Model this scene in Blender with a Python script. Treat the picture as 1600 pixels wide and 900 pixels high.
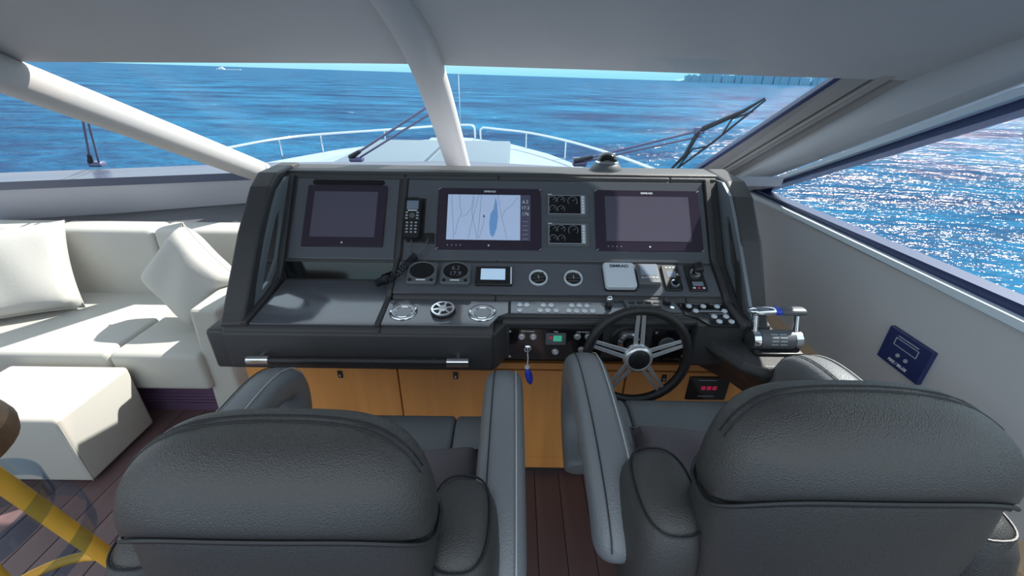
import bpy, bmesh, math, random
from mathutils import Matrix, Vector
from mathutils.bvhtree import BVHTree
random.seed(4)
S = bpy.context.scene
C = S.collection
for o in list(bpy.data.objects): bpy.data.objects.remove(o)
R = math.radians

# ------------------------------------------------------------------ camera
cd = bpy.data.cameras.new('camera'); cam = bpy.data.objects.new('camera', cd); C.objects.link(cam)
cd.sensor_width = 36; cd.lens = 660/1600*36; cd.clip_start = 0.02; cd.clip_end = 40000
cam.location = (0, 0, 1.75)
cam.matrix_world = Matrix.Translation((0, 0, 1.75)) @ Matrix.Rotation(R(90-26.7), 4, 'X') @ Matrix.Rotation(R(0.7), 4, 'Z')
S.camera = cam
# ------------------------------------------------------------------ world, sun, exposure
w = bpy.data.worlds.new('sky'); S.world = w; w.use_nodes = True
nt = w.node_tree; nt.nodes.clear()
tc = nt.nodes.new('ShaderNodeTexCoord'); sx = nt.nodes.new('ShaderNodeSeparateXYZ')
rp = nt.nodes.new('ShaderNodeValToRGB'); bg = nt.nodes.new('ShaderNodeBackground'); wo = nt.nodes.new('ShaderNodeOutputWorld')
nt.links.new(tc.outputs['Generated'], sx.inputs[0]); nt.links.new(sx.outputs['Z'], rp.inputs[0])
nt.links.new(rp.outputs[0], bg.inputs[0]); nt.links.new(bg.outputs[0], wo.inputs[0])
e = rp.color_ramp.elements
e[0].position = 0.0; e[0].color = (.18, .43, .51, 1)
e[1].position = 0.9; e[1].color = (.56, .64, .74, 1)
m_ = e.new(.10); m_.color = (.60, .70, .75, 1)
bg.inputs[1].default_value = 1.2
sd = bpy.data.lights.new('sun', 'SUN'); sun = bpy.data.objects.new('sun', sd); C.objects.link(sun)
sd.energy = 6.0; sd.angle = R(0.6); sd.color = (1, .92, .84)
SAZ, SEL = R(60), R(47)
sdir = Vector((math.sin(SAZ)*math.cos(SEL), math.cos(SAZ)*math.cos(SEL), math.sin(SEL)))
sun.rotation_euler = sdir.to_track_quat('Z', 'Y').to_euler(); sun.location = sdir*30
S.view_settings.view_transform = 'Standard'; S.view_settings.look = 'None'
S.view_settings.gamma = 1; S.view_settings.use_curve_mapping = False
S.view_settings.exposure = 0.70

# ------------------------------------------------------------------ materials
MATS = {}
def mat(name, col, rough=.5, metal=0, bump=None, var=None, emit=None, spec=.5, coat=0, sheen=0):
    """bump=(scale, strength, kind)  var=(scale, amount, stretch)"""
    m = bpy.data.materials.new(name); m.use_nodes = True; n = m.node_tree
    b = n.nodes['Principled BSDF']
    b.inputs['Base Color'].default_value = (*col, 1); b.inputs['Roughness'].default_value = rough
    b.inputs['Metallic'].default_value = metal; b.inputs['Specular IOR Level'].default_value = spec
    b.inputs['Coat Weight'].default_value = coat; b.inputs['Coat Roughness'].default_value = .06
    b.inputs['Sheen Weight'].default_value = sheen
    t = n.nodes.new('ShaderNodeTexCoord')
    if var:
        mp = n.nodes.new('ShaderNodeMapping'); mp.inputs['Scale'].default_value = var[2] if len(var) > 2 else (1, 1, 1)
        nz = n.nodes.new('ShaderNodeTexNoise'); nz.inputs['Scale'].default_value = var[0]; nz.inputs['Detail'].default_value = 4
        r = n.nodes.new('ShaderNodeValToRGB'); a = var[1]
        r.color_ramp.elements[0].position = .3; r.color_ramp.elements[1].position = .7
        r.color_ramp.elements[0].color = (*[c*(1-a) for c in col], 1); r.color_ramp.elements[1].color = (*[min(1, c*(1+a)) for c in col], 1)
        n.links.new(t.outputs['Object'], mp.inputs[0]); n.links.new(mp.outputs[0], nz.inputs['Vector'])
        n.links.new(nz.outputs['Fac'], r.inputs[0]); n.links.new(r.outputs[0], b.inputs['Base Color'])
    if bump:
        if bump[2] == 'voronoi':
            k = n.nodes.new('ShaderNodeTexVoronoi'); out = 'Distance'
        else:
            k = n.nodes.new('ShaderNodeTexNoise'); k.inputs['Detail'].default_value = 3; out = 'Fac'
        k.inputs['Scale'].default_value = bump[0]
        bp = n.nodes.new('ShaderNodeBump'); bp.inputs['Strength'].default_value = bump[1]; bp.inputs['Distance'].default_value = .002
        n.links.new(t.outputs['Object'], k.inputs['Vector']); n.links.new(k.outputs[out], bp.inputs['Height'])
        n.links.new(bp.outputs[0], b.inputs['Normal'])
    if emit:
        b.inputs['Emission Color'].default_value = (*emit[0], 1); b.inputs['Emission Strength'].default_value = emit[1]
    MATS[name] = m
    return m
mat('headliner', (.46, .45, .44), .85, bump=(900, .3, 'noise'), var=(3, .03))
mat('pillar', (.46, .45, .44), .6, bump=(700, .25, 'noise'))
mat('frame_trim', (.33, .31, .29), .45)
mat('wall', (.50, .50, .51), .6, bump=(500, .1, 'noise'))
mat('wall_port', (.42, .42, .47), .6)
mat('sill', (.07, .08, .12), .3)
mat('shelf_dark', (.09, .09, .10), .6)
mat('window_frame', (.02, .035, .11), .35)
mat('window_reveal', (.62, .70, .76), .4)
mat('black_leather', (.040, .038, .036), .36, bump=(480, .45, 'voronoi'), spec=.6)
mat('seat_leather', (.14, .155, .16), .42, bump=(300, .35, 'voronoi'), spec=.6)
mat('arm_leather', (.17, .18, .19), .38, bump=(280, .35, 'voronoi'), spec=.6)
mat('stitch', (.015, .016, .018), .5)
mat('stitch_light', (.45, .46, .47), .6)
mat('cream_leather', (.45, .44, .405), .5, bump=(200, .12, 'voronoi'), spec=.4)
mat('cream_cloth', (.46, .45, .42), .75, bump=(60, .3, 'noise'))
mat('grey_cloth', (.13, .115, .125), .9, bump=(420, .6, 'voronoi'))
mat('console_black', (.043, .043, .045), .5, bump=(420, .5, 'noise'), spec=.5)
mat('gloss_panel', (.098, .105, .122), .10, spec=.8, coat=.6)  # blue-grey of the sky's reflection is painted into the base colour
mat('gloss_black', (.008, .008, .009), .08, spec=.6)
mat('black_plastic', (.012, .012, .013), .4)
mat('grey_plastic', (.10, .11, .12), .45)
mat('screen_off', (.10, .09, .125), .12, spec=.6)
mat('bezel', (.035, .026, .042), .12, spec=.6)
mat('chart', (.25, .32, .46), .15, emit=((.27, .35, .50), .45))
mat('chart_side', (.05, .05, .08), .2, emit=((.04, .04, .07), .4))
mat('chart_island', (.10, .20, .38), .3, emit=((.10, .22, .42), .4))
mat('ink', (.03, .035, .06), .5)
mat('print_white', (.75, .77, .80), .5)
mat('print_grey', (.36, .39, .43), .5)
mat('lcd', (.42, .55, .68), .2, emit=((.36, .52, .70), .35))
mat('lcd_dim', (.20, .24, .30), .2)
mat('white_plastic', (.62, .68, .74), .35)
mat('button_white', (.72, .76, .80), .35)
mat('chrome', (.80, .82, .85), .12, 1)
mat('steel', (.72, .74, .76), .3, .75)
mat('bright_steel', (.70, .72, .74), .35, .4)
mat('digit_dim', (.16, .17, .20), .5)
mat('side_plate', (.22, .25, .28), .28, .3)
mat('wiper_metal', (.13, .14, .24), .35, .5)
mat('wheel_black', (.016, .016, .017), .42, bump=(350, .4, 'voronoi'))
mat('orange_wood', (.64, .27, .075), .38, var=(9, .16, (1.2, 1.2, .12)), spec=.5)
mat('light_wood', (.55, .38, .24), .45, var=(8, .12, (1, .1, 1)))
mat('purple_wood', (.105, .062, .115), .35, var=(7, .2, (.1, 1, 1)))
mat('floor_wood', (.135, .085, .088), .4, var=(10, .25, (1, .08, 1)))
mat('joint', (.03, .02, .022), .7)
mat('yellow_wood', (.80, .43, .05), .35, var=(10, .15, (1, 1, .1)))
mat('brown_wood', (.17, .095, .05), .5, var=(30, .4, (1, 1, .2)))
mat('blue_panel', (.016, .028, .115), .4)
mat('blue_float', (.02, .06, .55), .3)
mat('red_led', (.5, .02, .08), .4, emit=((.8, .03, .10), .12))
mat('green_lcd', (.04, .30, .20), .3, emit=((.05, .35, .22), .4))
mat('rubber', (.012, .012, .02), .6)
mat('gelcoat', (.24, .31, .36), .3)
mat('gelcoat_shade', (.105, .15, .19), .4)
mat('tower', (.16, .37, .52), .9)  # aerial haze of the far city painted into the blue base colour
mat('tower_glass', (.12, .32, .48), .7)  # same painted haze, slightly deeper, for the window strips
mat('shore', (.13, .32, .44), .9)  # land colour also carries the distance haze as flat blue
mat('foam', (.8, .85, .9), .9)
# thin window glass: mostly clear with a fresnel reflection
def glassmat(name, tint, refl):
    m = bpy.data.materials.new(name); m.use_nodes = True; n = m.node_tree; n.nodes.clear()
    o = n.nodes.new('ShaderNodeOutputMaterial'); mx = n.nodes.new('ShaderNodeMixShader')
    tr = n.nodes.new('ShaderNodeBsdfTransparent'); gl = n.nodes.new('ShaderNodeBsdfGlossy'); fr = n.nodes.new('ShaderNodeLayerWeight')
    mu = n.nodes.new('ShaderNodeMath'); mu.operation = 'MULTIPLY'; mu.inputs[1].default_value = refl
    tr.inputs[0].default_value = (*tint, 1); gl.inputs['Roughness'].default_value = .02; fr.inputs[0].default_value = .15
    n.links.new(fr.outputs['Facing'], mu.inputs[0]); n.links.new(mu.outputs[0], mx.inputs[0])
    n.links.new(tr.outputs[0], mx.inputs[1]); n.links.new(gl.outputs[0], mx.inputs[2]); n.links.new(mx.outputs[0], o.inputs[0])
    MATS[name] = m
glassmat('glass', (.95, .98, .99), .05)
glassmat('acrylic', (.72, .82, .92), .5)
def seamat():
    m = bpy.data.materials.new('sea'); m.use_nodes = True; n = m.node_tree; n.nodes.clear()
    o = n.nodes.new('ShaderNodeOutputMaterial'); mx = n.nodes.new('ShaderNodeMixShader')
    df = n.nodes.new('ShaderNodeBsdfDiffuse'); gl = n.nodes.new('ShaderNodeBsdfGlossy')
    gl.inputs['Roughness'].default_value = .13; gl.inputs['Color'].default_value = (1, .80, .74, 1)  # peach tone of the sun glitter put into the reflection tint
    geo = n.nodes.new('ShaderNodeNewGeometry')
    def noise(scale, stretch, detail=4):
        mp = n.nodes.new('ShaderNodeMapping'); mp.inputs['Scale'].default_value = stretch
        mp.inputs['Rotation'].default_value = (0, 0, R(8))
        z = n.nodes.new('ShaderNodeTexNoise'); z.inputs['Scale'].default_value = scale; z.inputs['Detail'].default_value = detail
        z.inputs['Roughness'].default_value = .6
        n.links.new(geo.outputs['Position'], mp.inputs[0]); n.links.new(mp.outputs[0], z.inputs['Vector']); return z
    a = noise(.10, (1, 2.2, 1), 6); b = noise(.9, (1, 2.0, 1), 4); c = noise(.05, (1, 2.0, 1), 13); c.inputs['Roughness'].default_value = .78; fo = noise(.22, (1, 2.4, 1), 5)
    b1 = n.nodes.new('ShaderNodeBump'); b1.inputs['Strength'].default_value = 1; b1.inputs['Distance'].default_value = 2.2
    b2 = n.nodes.new('ShaderNodeBump'); b2.inputs['Strength'].default_value = 1; b2.inputs['Distance'].default_value = .16
    n.links.new(a.outputs['Fac'], b1.inputs['Height']); n.links.new(b.outputs['Fac'], b2.inputs['Height'])
    n.links.new(b1.outputs[0], b2.inputs['Normal'])
    r = n.nodes.new('ShaderNodeValToRGB'); r.color_ramp.elements[0].color = (.002, .034, .098, 1); r.color_ramp.elements[1].color = (.013, .145, .275, 1)
    r.color_ramp.elements[0].position = .41; r.color_ramp.elements[1].position = .62
    fr_ = n.nodes.new('ShaderNodeValToRGB'); fr_.color_ramp.elements[0].position = .69; fr_.color_ramp.elements[1].position = .73
    fm = n.nodes.new('ShaderNodeMixRGB'); fm.inputs[2].default_value = (.35, .45, .5, 1)
    n.links.new(c.outputs['Fac'], r.inputs[0]); n.links.new(fo.outputs['Fac'], fr_.inputs[0])
    n.links.new(fr_.outputs[0], fm.inputs[0]); n.links.new(r.outputs[0], fm.inputs[1]); n.links.new(fm.outputs[0], df.inputs[0])
    n.links.new(b2.outputs[0], df.inputs['Normal']); n.links.new(b2.outputs[0], gl.inputs['Normal'])
    mx.inputs[0].default_value = .085
    n.links.new(df.outputs[0], mx.inputs[1]); n.links.new(gl.outputs[0], mx.inputs[2]); n.links.new(mx.outputs[0], o.inputs[0])
    MATS['sea'] = m
seamat()

# ------------------------------------------------------------------ mesh helpers
def V(*a): return Vector(a)
def box(bm, c, s, rot=None, bev=0, seg=2):
    r = bmesh.ops.create_cube(bm, size=1)
    vs = r['verts']; M = Matrix.Translation(c) @ (rot.to_4x4() if rot else Matrix()) @ Matrix.Diagonal((*s, 1))
    bmesh.ops.transform(bm, matrix=M, verts=vs)
    if bev:
        es = list({ed for v in vs for ed in v.link_edges})
        bmesh.ops.bevel(bm, geom=es, offset=bev, segments=seg, affect='EDGES', profile=.5)
def tube(bm, pts, r, n=8, closed=False, cap=True):
    pts = [Vector(p) for p in pts]; k = len(pts); rr = r if hasattr(r, '__len__') else [r]*k
    rings = []; up = None
    for i, p in enumerate(pts):
        a = pts[(i-1) % k] if (closed or i) else p; b = pts[(i+1) % k] if (closed or i < k-1) else p
        t = (b-a).normalized()
        if up is None:
            up = Vector((0, 0, 1)) if abs(t.z) < .9 else Vector((1, 0, 0))
        s = t.cross(up).normalized(); up = s.cross(t).normalized()
        rings.append([bm.verts.new(p + (s*math.cos(2*math.pi*j/n) + up*math.sin(2*math.pi*j/n))*rr[i]) for j in range(n)])
    for i in range(k if closed else k-1):
        A, B = rings[i], rings[(i+1) % k]
        for j in range(n): bm.faces.new((A[j], A[(j+1) % n], B[(j+1) % n], B[j]))
    if cap and not closed:
        bm.faces.new(rings[0][::-1]); bm.faces.new(rings[-1])
def loft(bm, loops, cap=True, closed=False):
    rings = [[bm.verts.new(p) for p in L] for L in loops]; n = len(rings[0])
    for i in range(len(rings) if closed else len(rings)-1):
        A, B = rings[i], rings[(i+1) % len(rings)]
        for j in range(n): bm.faces.new((A[j], A[(j+1) % n], B[(j+1) % n], B[j]))
    if cap and not closed: bm.faces.new(rings[0][::-1]); bm.faces.new(rings[-1])
def lathe(bm, prof, n=28, M=None):
    M = M or Matrix()
    rings = []
    for r, z in prof:
        if r < 1e-6: rings.append([bm.verts.new(M @ Vector((0, 0, z)))])
        else: rings.append([bm.verts.new(M @ Vector((r*math.cos(2*math.pi*j/n), r*math.sin(2*math.pi*j/n), z))) for j in range(n)])
    for A, B in zip(rings, rings[1:]):
        for j in range(n):
            q = []
            for v in (A[j % len(A)], A[(j+1) % len(A)], B[(j+1) % len(B)], B[j % len(B)]):
                if v not in q: q.append(v)
            if len(q) > 2: bm.faces.new(q)
def prism(bm, poly, d0, d1, f=None):
    """poly 2D, extruded from d0 to d1; f maps (a,b,d)->xyz"""
    f = f or (lambda a, b, d: (a, b, d))
    loft(bm, [[f(a, b, d0) for a, b in poly], [f(a, b, d1) for a, b in poly]])
def sup(a, b, n=24, e=3.0):
    out = []
    for j in range(n):
        t = 2*math.pi*j/n; c, s = math.cos(t), math.sin(t)
        out.append((a*math.copysign(abs(c)**(2/e), c), b*math.copysign(abs(s)**(2/e), s)))
    return out
def rrect(wd, h, r, n=5):
    out = []
    for cx, cy, a0 in ((wd/2-r, h/2-r, 0), (-wd/2+r, h/2-r, 90), (-wd/2+r, -h/2+r, 180), (wd/2-r, -h/2+r, 270)):
        for i in range(n+1):
            a = R(a0+90*i/n); out.append((cx+r*math.cos(a), cy+r*math.sin(a)))
    return out
def plate(bm, cx, cy, wd, h, z0, z1, r=.004, ch=.0):
    p = [(cx+a, cy+b) for a, b in rrect(wd, h, r)]
    if ch:
        q = [(cx+a, cy+b) for a, b in rrect(wd-2*ch, h-2*ch, max(r-ch, .0005))]
        loft(bm, [[(a, b, z0) for a, b in p], [(a, b, z1-ch) for a, b in p], [(a, b, z1) for a, b in q]])
    else: loft(bm, [[(a, b, z0) for a, b in p], [(a, b, z1) for a, b in p]])
def spline(pts, k=6):
    P = [Vector(p) for p in pts]; out = []
    for i in range(len(P)-1):
        p0 = P[max(i-1, 0)]; p1 = P[i]; p2 = P[i+1]; p3 = P[min(i+2, len(P)-1)]
        for j in range(k):
            t = j/k
            out.append(.5*((2*p1)+(p2-p0)*t+(2*p0-5*p1+4*p2-p3)*t*t+(3*p1-p0-3*p2+p3)*t**3))
    out.append(P[-1]); return out
def setp(o, label=None, cat=None, group=None, kind=None):
    if label: o['label'] = label
    if cat: o['category'] = cat
    if group: o['group'] = group
    if kind: o['kind'] = kind
    return o
def obj(name, bm, m, parent=None, smooth=False, world=True, bevel=0, sub=0, kind=None):
    bmesh.ops.recalc_face_normals(bm, faces=bm.faces)
    if parent is not None and world and parent.get('_w'):
        bmesh.ops.translate(bm, verts=bm.verts, vec=-Vector(parent.get('_w')))
    me = bpy.data.meshes.new(name); bm.to_mesh(me); bm.free()
    me.materials.append(MATS[m])
    if smooth:
        for p in me.polygons: p.use_smooth = True
        try: me.set_sharp_from_angle(angle=R(smooth if smooth is not True else 50))
        except Exception: pass
    o = bpy.data.objects.new(name, me); C.objects.link(o)
    if parent is not None:
        o.parent = parent
        if parent.get('_w') and world: o['_w'] = list(parent['_w'])
    if bevel:
        b = o.modifiers.new('bevel', 'BEVEL'); b.width = bevel; b.segments = 3; b.limit_method = 'ANGLE'; b.angle_limit = R(30)
    if sub:
        s = o.modifiers.new('sub', 'SUBSURF'); s.levels = sub; s.render_levels = sub
    if kind: o['kind'] = kind
    return o
def thing(name, label, cat, loc=(0, 0, 0), group=None, matrix=None, kind=None):
    """Empty at the base; parts given in world coordinates (loc) or in the local frame (matrix)."""
    o = bpy.data.objects.new(name, None); C.objects.link(o); o.empty_display_size = .05
    if matrix is not None: o.matrix_world = matrix
    else: o.location = loc; o['_w'] = list(loc)
    return setp(o, label, cat, group, kind)
def frame(origin, deg, u, v, n=0):
    a = R(deg)
    vx, vv, vn = Vector((1, 0, 0)), Vector((0, math.cos(a), math.sin(a))), Vector((0, -math.sin(a), math.cos(a)))
    M = Matrix((vx, vv, vn)).transposed().to_4x4()
    M.translation = Vector(origin)+vx*u+vv*v+vn*n
    return M
DO, MO, SO, FO = (0, 1.2, .99), (0, 1.369, 1.023), (0, 1.514, 1.1), (0, 1.28, 0)
def FD(u, v, n=.003): return frame(DO, 7, u, v, n)
def FM(u, v, n=.003): return frame(MO, 28, u, v, n)
def FS(u, v, n=.003): return frame(SO, 50, u, v, n)
def FF(u, z, n=.0): return frame(FO, 90, u, z, n)
def dpt(u, v, n=0): return frame(DO, 7, u, v, n).translation
def mpt(u, v, n=0): return frame(MO, 28, u, v, n).translation
def spt(u, v, n=0): return frame(SO, 50, u, v, n).translation
def text(parent, s, size, x, y, z, m='print_white', name='lettering', bold=0, sx=1):
    cu = bpy.data.curves.new('t', 'FONT'); cu.body = s; cu.size = size; cu.align_x = 'CENTER'; cu.align_y = 'CENTER'
    cu.extrude = .0003; cu.offset = bold
    t = bpy.data.objects.new('t', cu); C.objects.link(t)
    dg = bpy.context.evaluated_depsgraph_get()
    me = bpy.data.meshes.new_from_object(t.evaluated_get(dg)); bpy.data.objects.remove(t); bpy.data.curves.remove(cu)
    me.transform(Matrix.Translation((x, y, z)) @ Matrix.Diagonal((sx, 1, 1, 1)))
    me.materials.clear(); me.materials.append(MATS[m])
    o = bpy.data.objects.new(name, me); C.objects.link(o); o.parent = parent
    return o
def B(): return bmesh.new()
def copy_tree(o, parent=None):
    c = o.copy(); C.objects.link(c); c.parent = parent
    for ch in list(o.children): copy_tree(ch, c)
    return c

# ================================================================== SETTING
# ---- sea
SR = R(1.0)
def seaz(x): return -2.4 - x*math.tan(SR)
b = B()
bmesh.ops.create_grid(b, x_segments=24, y_segments=24, size=16000)
sea = obj('sea', b, 'sea'); sea.location = (0, 0, -2.4); sea.rotation_euler = (0, SR, 0)
setp(sea, 'choppy blue sea stretching out to the horizon', 'sea', kind='stuff')
# ---- floor of planks
fl = thing('floor', 'dark purplish brown plank floor of the wheelhouse', 'floor', (-1, 0, 0), kind='structure')
b = B(); box(b, (-1.1, .95, -.03), (4.7, 4.4, .05)); obj('subfloor', b, 'joint', fl)
pm = None
for i in range(39):
    x = -3.36+i*.118
    if pm is None:
        b = B(); box(b, (0, 0, 0), (.115, 4.35, .012), bev=.002, seg=1)
        o = obj('plank', b, 'floor_wood', fl, world=False); pm = o.data
    else:
        o = bpy.data.objects.new('plank', pm); C.objects.link(o); o.parent = fl
    o.location = (x+1, .95, -.006)
# ---- headliner (ceiling), two panels either side of the centre mullion
ce = thing('ceiling', 'grey fabric headliner curving down to the windscreen', 'ceiling', (0, 1, 1.9), kind='structure')
def edge(x):
    P = [(-3.5, 1.93, 1.775), (-1.845, 1.95, 1.779), (-.494, 2.0, 1.79), (-.3, 2.0, 1.785), (.3, 1.97, 1.775), (.758, 1.9, 1.765), (1.0, 1.77, 1.757), (1.128, 1.65, 1.754), (1.234, 1.48, 1.749)]
    for p, q in zip(P, P[1:]):
        if x <= q[0]+1e-6:
            t = (x-p[0])/(q[0]-p[0]); return p[1]+(q[1]-p[1])*t, p[2]+(q[2]-p[2])*t
    return P[-1][1:]
def hl(x0, x1, n):
    b = B(); top = []; bot = []
    for i in range(n+1):
        x = x0+(x1-x0)*(i/n); ye, ze = edge(x); tb = []; tt = []
        k = max(0, min(1, (x-.75)/.48)); k = k*k*(3-2*k)
        rate = .86*(1-k)+.33*k; sat = .36*(1-k)+.26*k
        for j in range(19):
            s = (j/18)**1.5*(ye-.45)
            z = ze+sat*math.tanh(rate*s/sat)
            tb.append(b.verts.new((x, ye-s, z))); tt.append(b.verts.new((x, ye-s+.01, z+.05)))
        bot.append(tb); top.append(tt)
    for G in (bot, top):
        for i in range(n):
            for j in range(18): b.faces.new((G[i][j], G[i+1][j], G[i+1][j+1], G[i][j+1]))
    for i in range(n):
        for j in (0, 18): b.faces.new((bot[i][j], bot[i+1][j], top[i+1][j], top[i][j]))
    for i in (0, n):
        for j in range(18): b.faces.new((bot[i][j], bot[i][j+1], top[i][j+1], top[i][j]))
    return b
obj('headliner_panel', hl(-3.5, -.437, 12), 'headliner', ce, smooth=60)
obj('headliner_panel', hl(-.427, 1.236, 26), 'headliner', ce, smooth=60)
# ---- centre mullion and port pillar, fat padded posts
def post(name, pts, r0, r1, label, flat=.8):
    b = B(); P = spline(pts, 8); L = []; k = len(P)
    t = (P[-1]-P[0]).normalized(); s = t.cross(Vector((0, 0, 1))).normalized(); u = s.cross(t).normalized()
    for i, p in enumerate(P):
        rr = r0+(r1-r0)*i/(k-1)
        if i == 0: rr *= .80
        L.append([p+s*a+u*c for a, c in sup(rr, rr*flat, 24, 2.6)])
    loft(b, L)
    o = obj(name, b, 'pillar', smooth=60); return setp(o, label, 'pillar', kind='structure')
post('trim_1', [(-.318, 2.60, 1.215), (-.325, 2.53, 1.285), (-.365, 1.96, 1.795), (-.45, 1.70, 2.035), (-.52, 1.45, 2.2)], .066, .070, 'pale grey padded post in the middle of the windscreen')
post('trim_2', [(-1.71, 2.86, 1.165), (-1.745, 2.81, 1.20), (-2.10, 1.88, 1.755), (-2.35, 1.25, 2.12)], .080, .100, 'pale grey padded pillar slanting beside the port windscreen')
# ---- starboard pillar strip and beam over the side window
G0, G1 = Vector((1.006, 2.43, 1.263)), Vector((1.128, 1.65, 1.757))
B0, B1 = Vector((1.158, 2.35, 1.236)), Vector((1.234, 1.48, 1.752))
tr = thing('trim_3', 'grooved taupe pillar strip edging the starboard windscreen', 'pillar', (1.05, 2.4, 1.24), kind='structure')
def strip(name, f0, f1, dn, th, m):
    b = B(); nrm = (G1-G0).cross(B0-G0).normalized()
    if nrm.y > 0: nrm = -nrm
    a = [G0.lerp(B0, f0), G0.lerp(B0, f1), G1.lerp(B1, f1), G1.lerp(B1, f0)]
    ext = (G1-G0)*.12
    a[2] = a[2]+ext; a[3] = a[3]+ext
    loft(b, [[p+nrm*dn for p in a], [p+nrm*(dn-th) for p in a]])
    return obj(name, b, m, tr, bevel=.004)
strip('seal', -.06, .06, .006, .03, 'window_frame')
strip('frame_strip', .03, .50, .004, .04, 'frame_trim')
strip('groove', .48, .56, -.012, .02, 'sill')
strip('ridge', .54, .72, .014, .05, 'frame_trim')
strip('frame_strip', .70, 1.05, .0, .05, 'frame_trim')
HP = [(1.158, 2.35, 1.236), (1.234, 1.48, 1.750), (1.222, 1.164, 1.850), (1.215, .6, 2.00), (1.21, -.9, 2.13)]
WP = [(1.235, 2.335, 1.205), (1.25, 1.62, 1.535), (1.25, 1.159, 1.750), (1.25, .6, 1.985), (1.25, -.9, 2.10)]
b = B(); L = []
for k in range(17):
    def at(P):
        t = k/16*(len(P)-1); i = min(int(t), len(P)-2); return Vector(P[i]).lerp(Vector(P[i+1]), t-i)
    h, w_ = at(HP), at(WP); md = (h+w_)/2
    L.append([h, h.lerp(w_, .3)+V(-.022, -.012, -.004), h.lerp(w_, .7)+V(-.024, -.012, -.006), w_, w_+V(.10, .03, .02), h+V(.10, .06, .08)])
loft(b, L); setp(obj('trim_4', b, 'wall', smooth=40), 'grey beam sloping above the starboard side window', 'beam', kind='structure')
# ---- starboard wall with the side window
wr = thing('wall_right', 'smooth grey starboard wall below the side window', 'wall', (1.25, .6, 0), kind='structure')
b = B(); prism(b, [(2.45, 0), (2.45, 1.19), (2.33, 1.185), (.889, 1.205), (-1.2, 1.22), (-1.2, 0)], 1.25, 1.33, lambda a, c, d: (d, a, c)); obj('panel', b, 'wall', wr)
b = B(); prism(b, [(2.45, .0), (2.45, .735), (-1.2, .735), (-1.2, 0)], 1.175, 1.25, lambda a, c, d: (d, a, c)); obj('ledge_base', b, 'wall', wr)
b = B(); box(b, (1.213, .62, .742), (.085, 3.64, .016), bev=.003); obj('ledge', b, 'light_wood', wr)
win = thing('window_1', 'triangular starboard side window over glittering water', 'window', (1.28, 1.2, 1.2), kind='structure')
tri = [(2.30, 1.205), (1.159, 1.735), (.6, 1.975), (-.9, 2.085), (-.9, 1.225), (.889, 1.21)]
def ring2(bm, outer, inset, x0, x1):
    n = len(outer); c = (sum(p[0] for p in outer)/n, sum(p[1] for p in outer)/n); inn = []
    for i in range(n):
        p0, p1, p2 = Vector(outer[i-1]), Vector(outer[i]), Vector(outer[(i+1) % n])
        d1 = (p1-p0).normalized(); d2 = (p2-p1).normalized(); n1 = Vector((-d1.y, d1.x)); n2 = Vector((-d2.y, d2.x))
        if (Vector(c)-p1).dot(n1+n2) < 0: n1, n2 = -n1, -n2
        m2 = (n1+n2).normalized(); inn.append(p1+m2*(inset/max(.35, m2.dot(n1))))
    loft(bm, [[(x0, *p) for p in outer], [(x1, *p) for p in outer], [(x1, *p) for p in inn], [(x0, *p) for p in inn]], closed=True)
    return inn
b = B(); inn = ring2(b, tri, .022, 1.235, 1.31); obj('reveal', b, 'window_reveal', win)
b = B(); inn2 = ring2(b, inn, .026, 1.262, 1.325); obj('frame', b, 'window_frame', win)
b = B(); prism(b, [tuple(p) for p in inn], 1.296, 1.302, lambda a, c, d: (d, a, c)); obj('pane', b, 'glass', win)
# ---- windscreen panes
def pane(name, q, label):
    b = B(); q = [Vector(p) for p in q]; nn = (q[1]-q[0]).cross(q[3]-q[0]).normalized()*.006
    loft(b, [q, [p+nn for p in q]])
    o = obj(name, b, 'glass'); return setp(o, label, 'window', kind='structure')
pane('window_2', [(-.31, 2.83, 1.235), (1.02, 2.505, 1.255), (1.17, 1.72, 1.80), (-.36, 2.10, 1.85)], 'starboard windscreen pane in front of the helm')
pane('window_3', [(-1.76, 3.12, 1.16), (-.31, 2.83, 1.235), (-.36, 2.10, 1.85), (-2.0, 2.12, 1.84)], 'middle windscreen pane left of the padded centre post')
pane('window_4', [(-3.45, 2.78, 1.15), (-1.76, 3.12, 1.16), (-2.0, 2.12, 1.84), (-3.45, 1.98, 1.82)], 'port windscreen pane behind the sofa')
# ---- sill below the windscreen, front wall and shelf
b = B()
IN = [(-3.45, 2.60, 1.115), (-1.74, 2.88, 1.150), (-.40, 2.52, 1.238), (1.20, 2.33, 1.235)]
OUT = [(-3.45, 2.82, 1.135), (-1.74, 3.16, 1.165), (-.31, 2.88, 1.240), (1.30, 2.46, 1.245)]
loft(b, [[Vector(i_), Vector(o_), Vector(o_)-V(0, 0, .05), Vector(i_)-V(0, 0, .05)] for i_, o_ in zip(IN, OUT)])
setp(obj('trim_5', b, 'sill'), 'dark blue grey sill along the foot of the windscreen', 'sill', kind='structure')
b = B()
LOW = [(-3.45, 2.74, .832), (-2.72, 2.86, .862), (-1.86, 2.93, .925), (-1.2, 2.9, .95)]
TOP = [(-3.45, 2.61, 1.07), (-2.6, 2.75, 1.09), (-1.74, 2.89, 1.105), (-1.2, 2.75, 1.14)]
loft(b, [[Vector(t), Vector(l), Vector(l)+V(0, .04, 0), Vector(t)+V(0, .08, 0)] for t, l in zip(TOP, LOW)])
setp(obj('wall_front', b, 'wall_port', smooth=60), 'lavender grey wall under the port windscreen', 'wall', kind='structure')
b = B()
loft(b, [[Vector((l[0], 2.64, .845)), Vector(l)+V(0, .03, 0), Vector((l[0], l[1]+.03, 0)), Vector((l[0], 2.64, 0))] for l in LOW])
setp(obj('trim_6', b, 'shelf_dark'), 'dark shelf behind the sofa back', 'shelf', kind='structure')
b = B()
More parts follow.
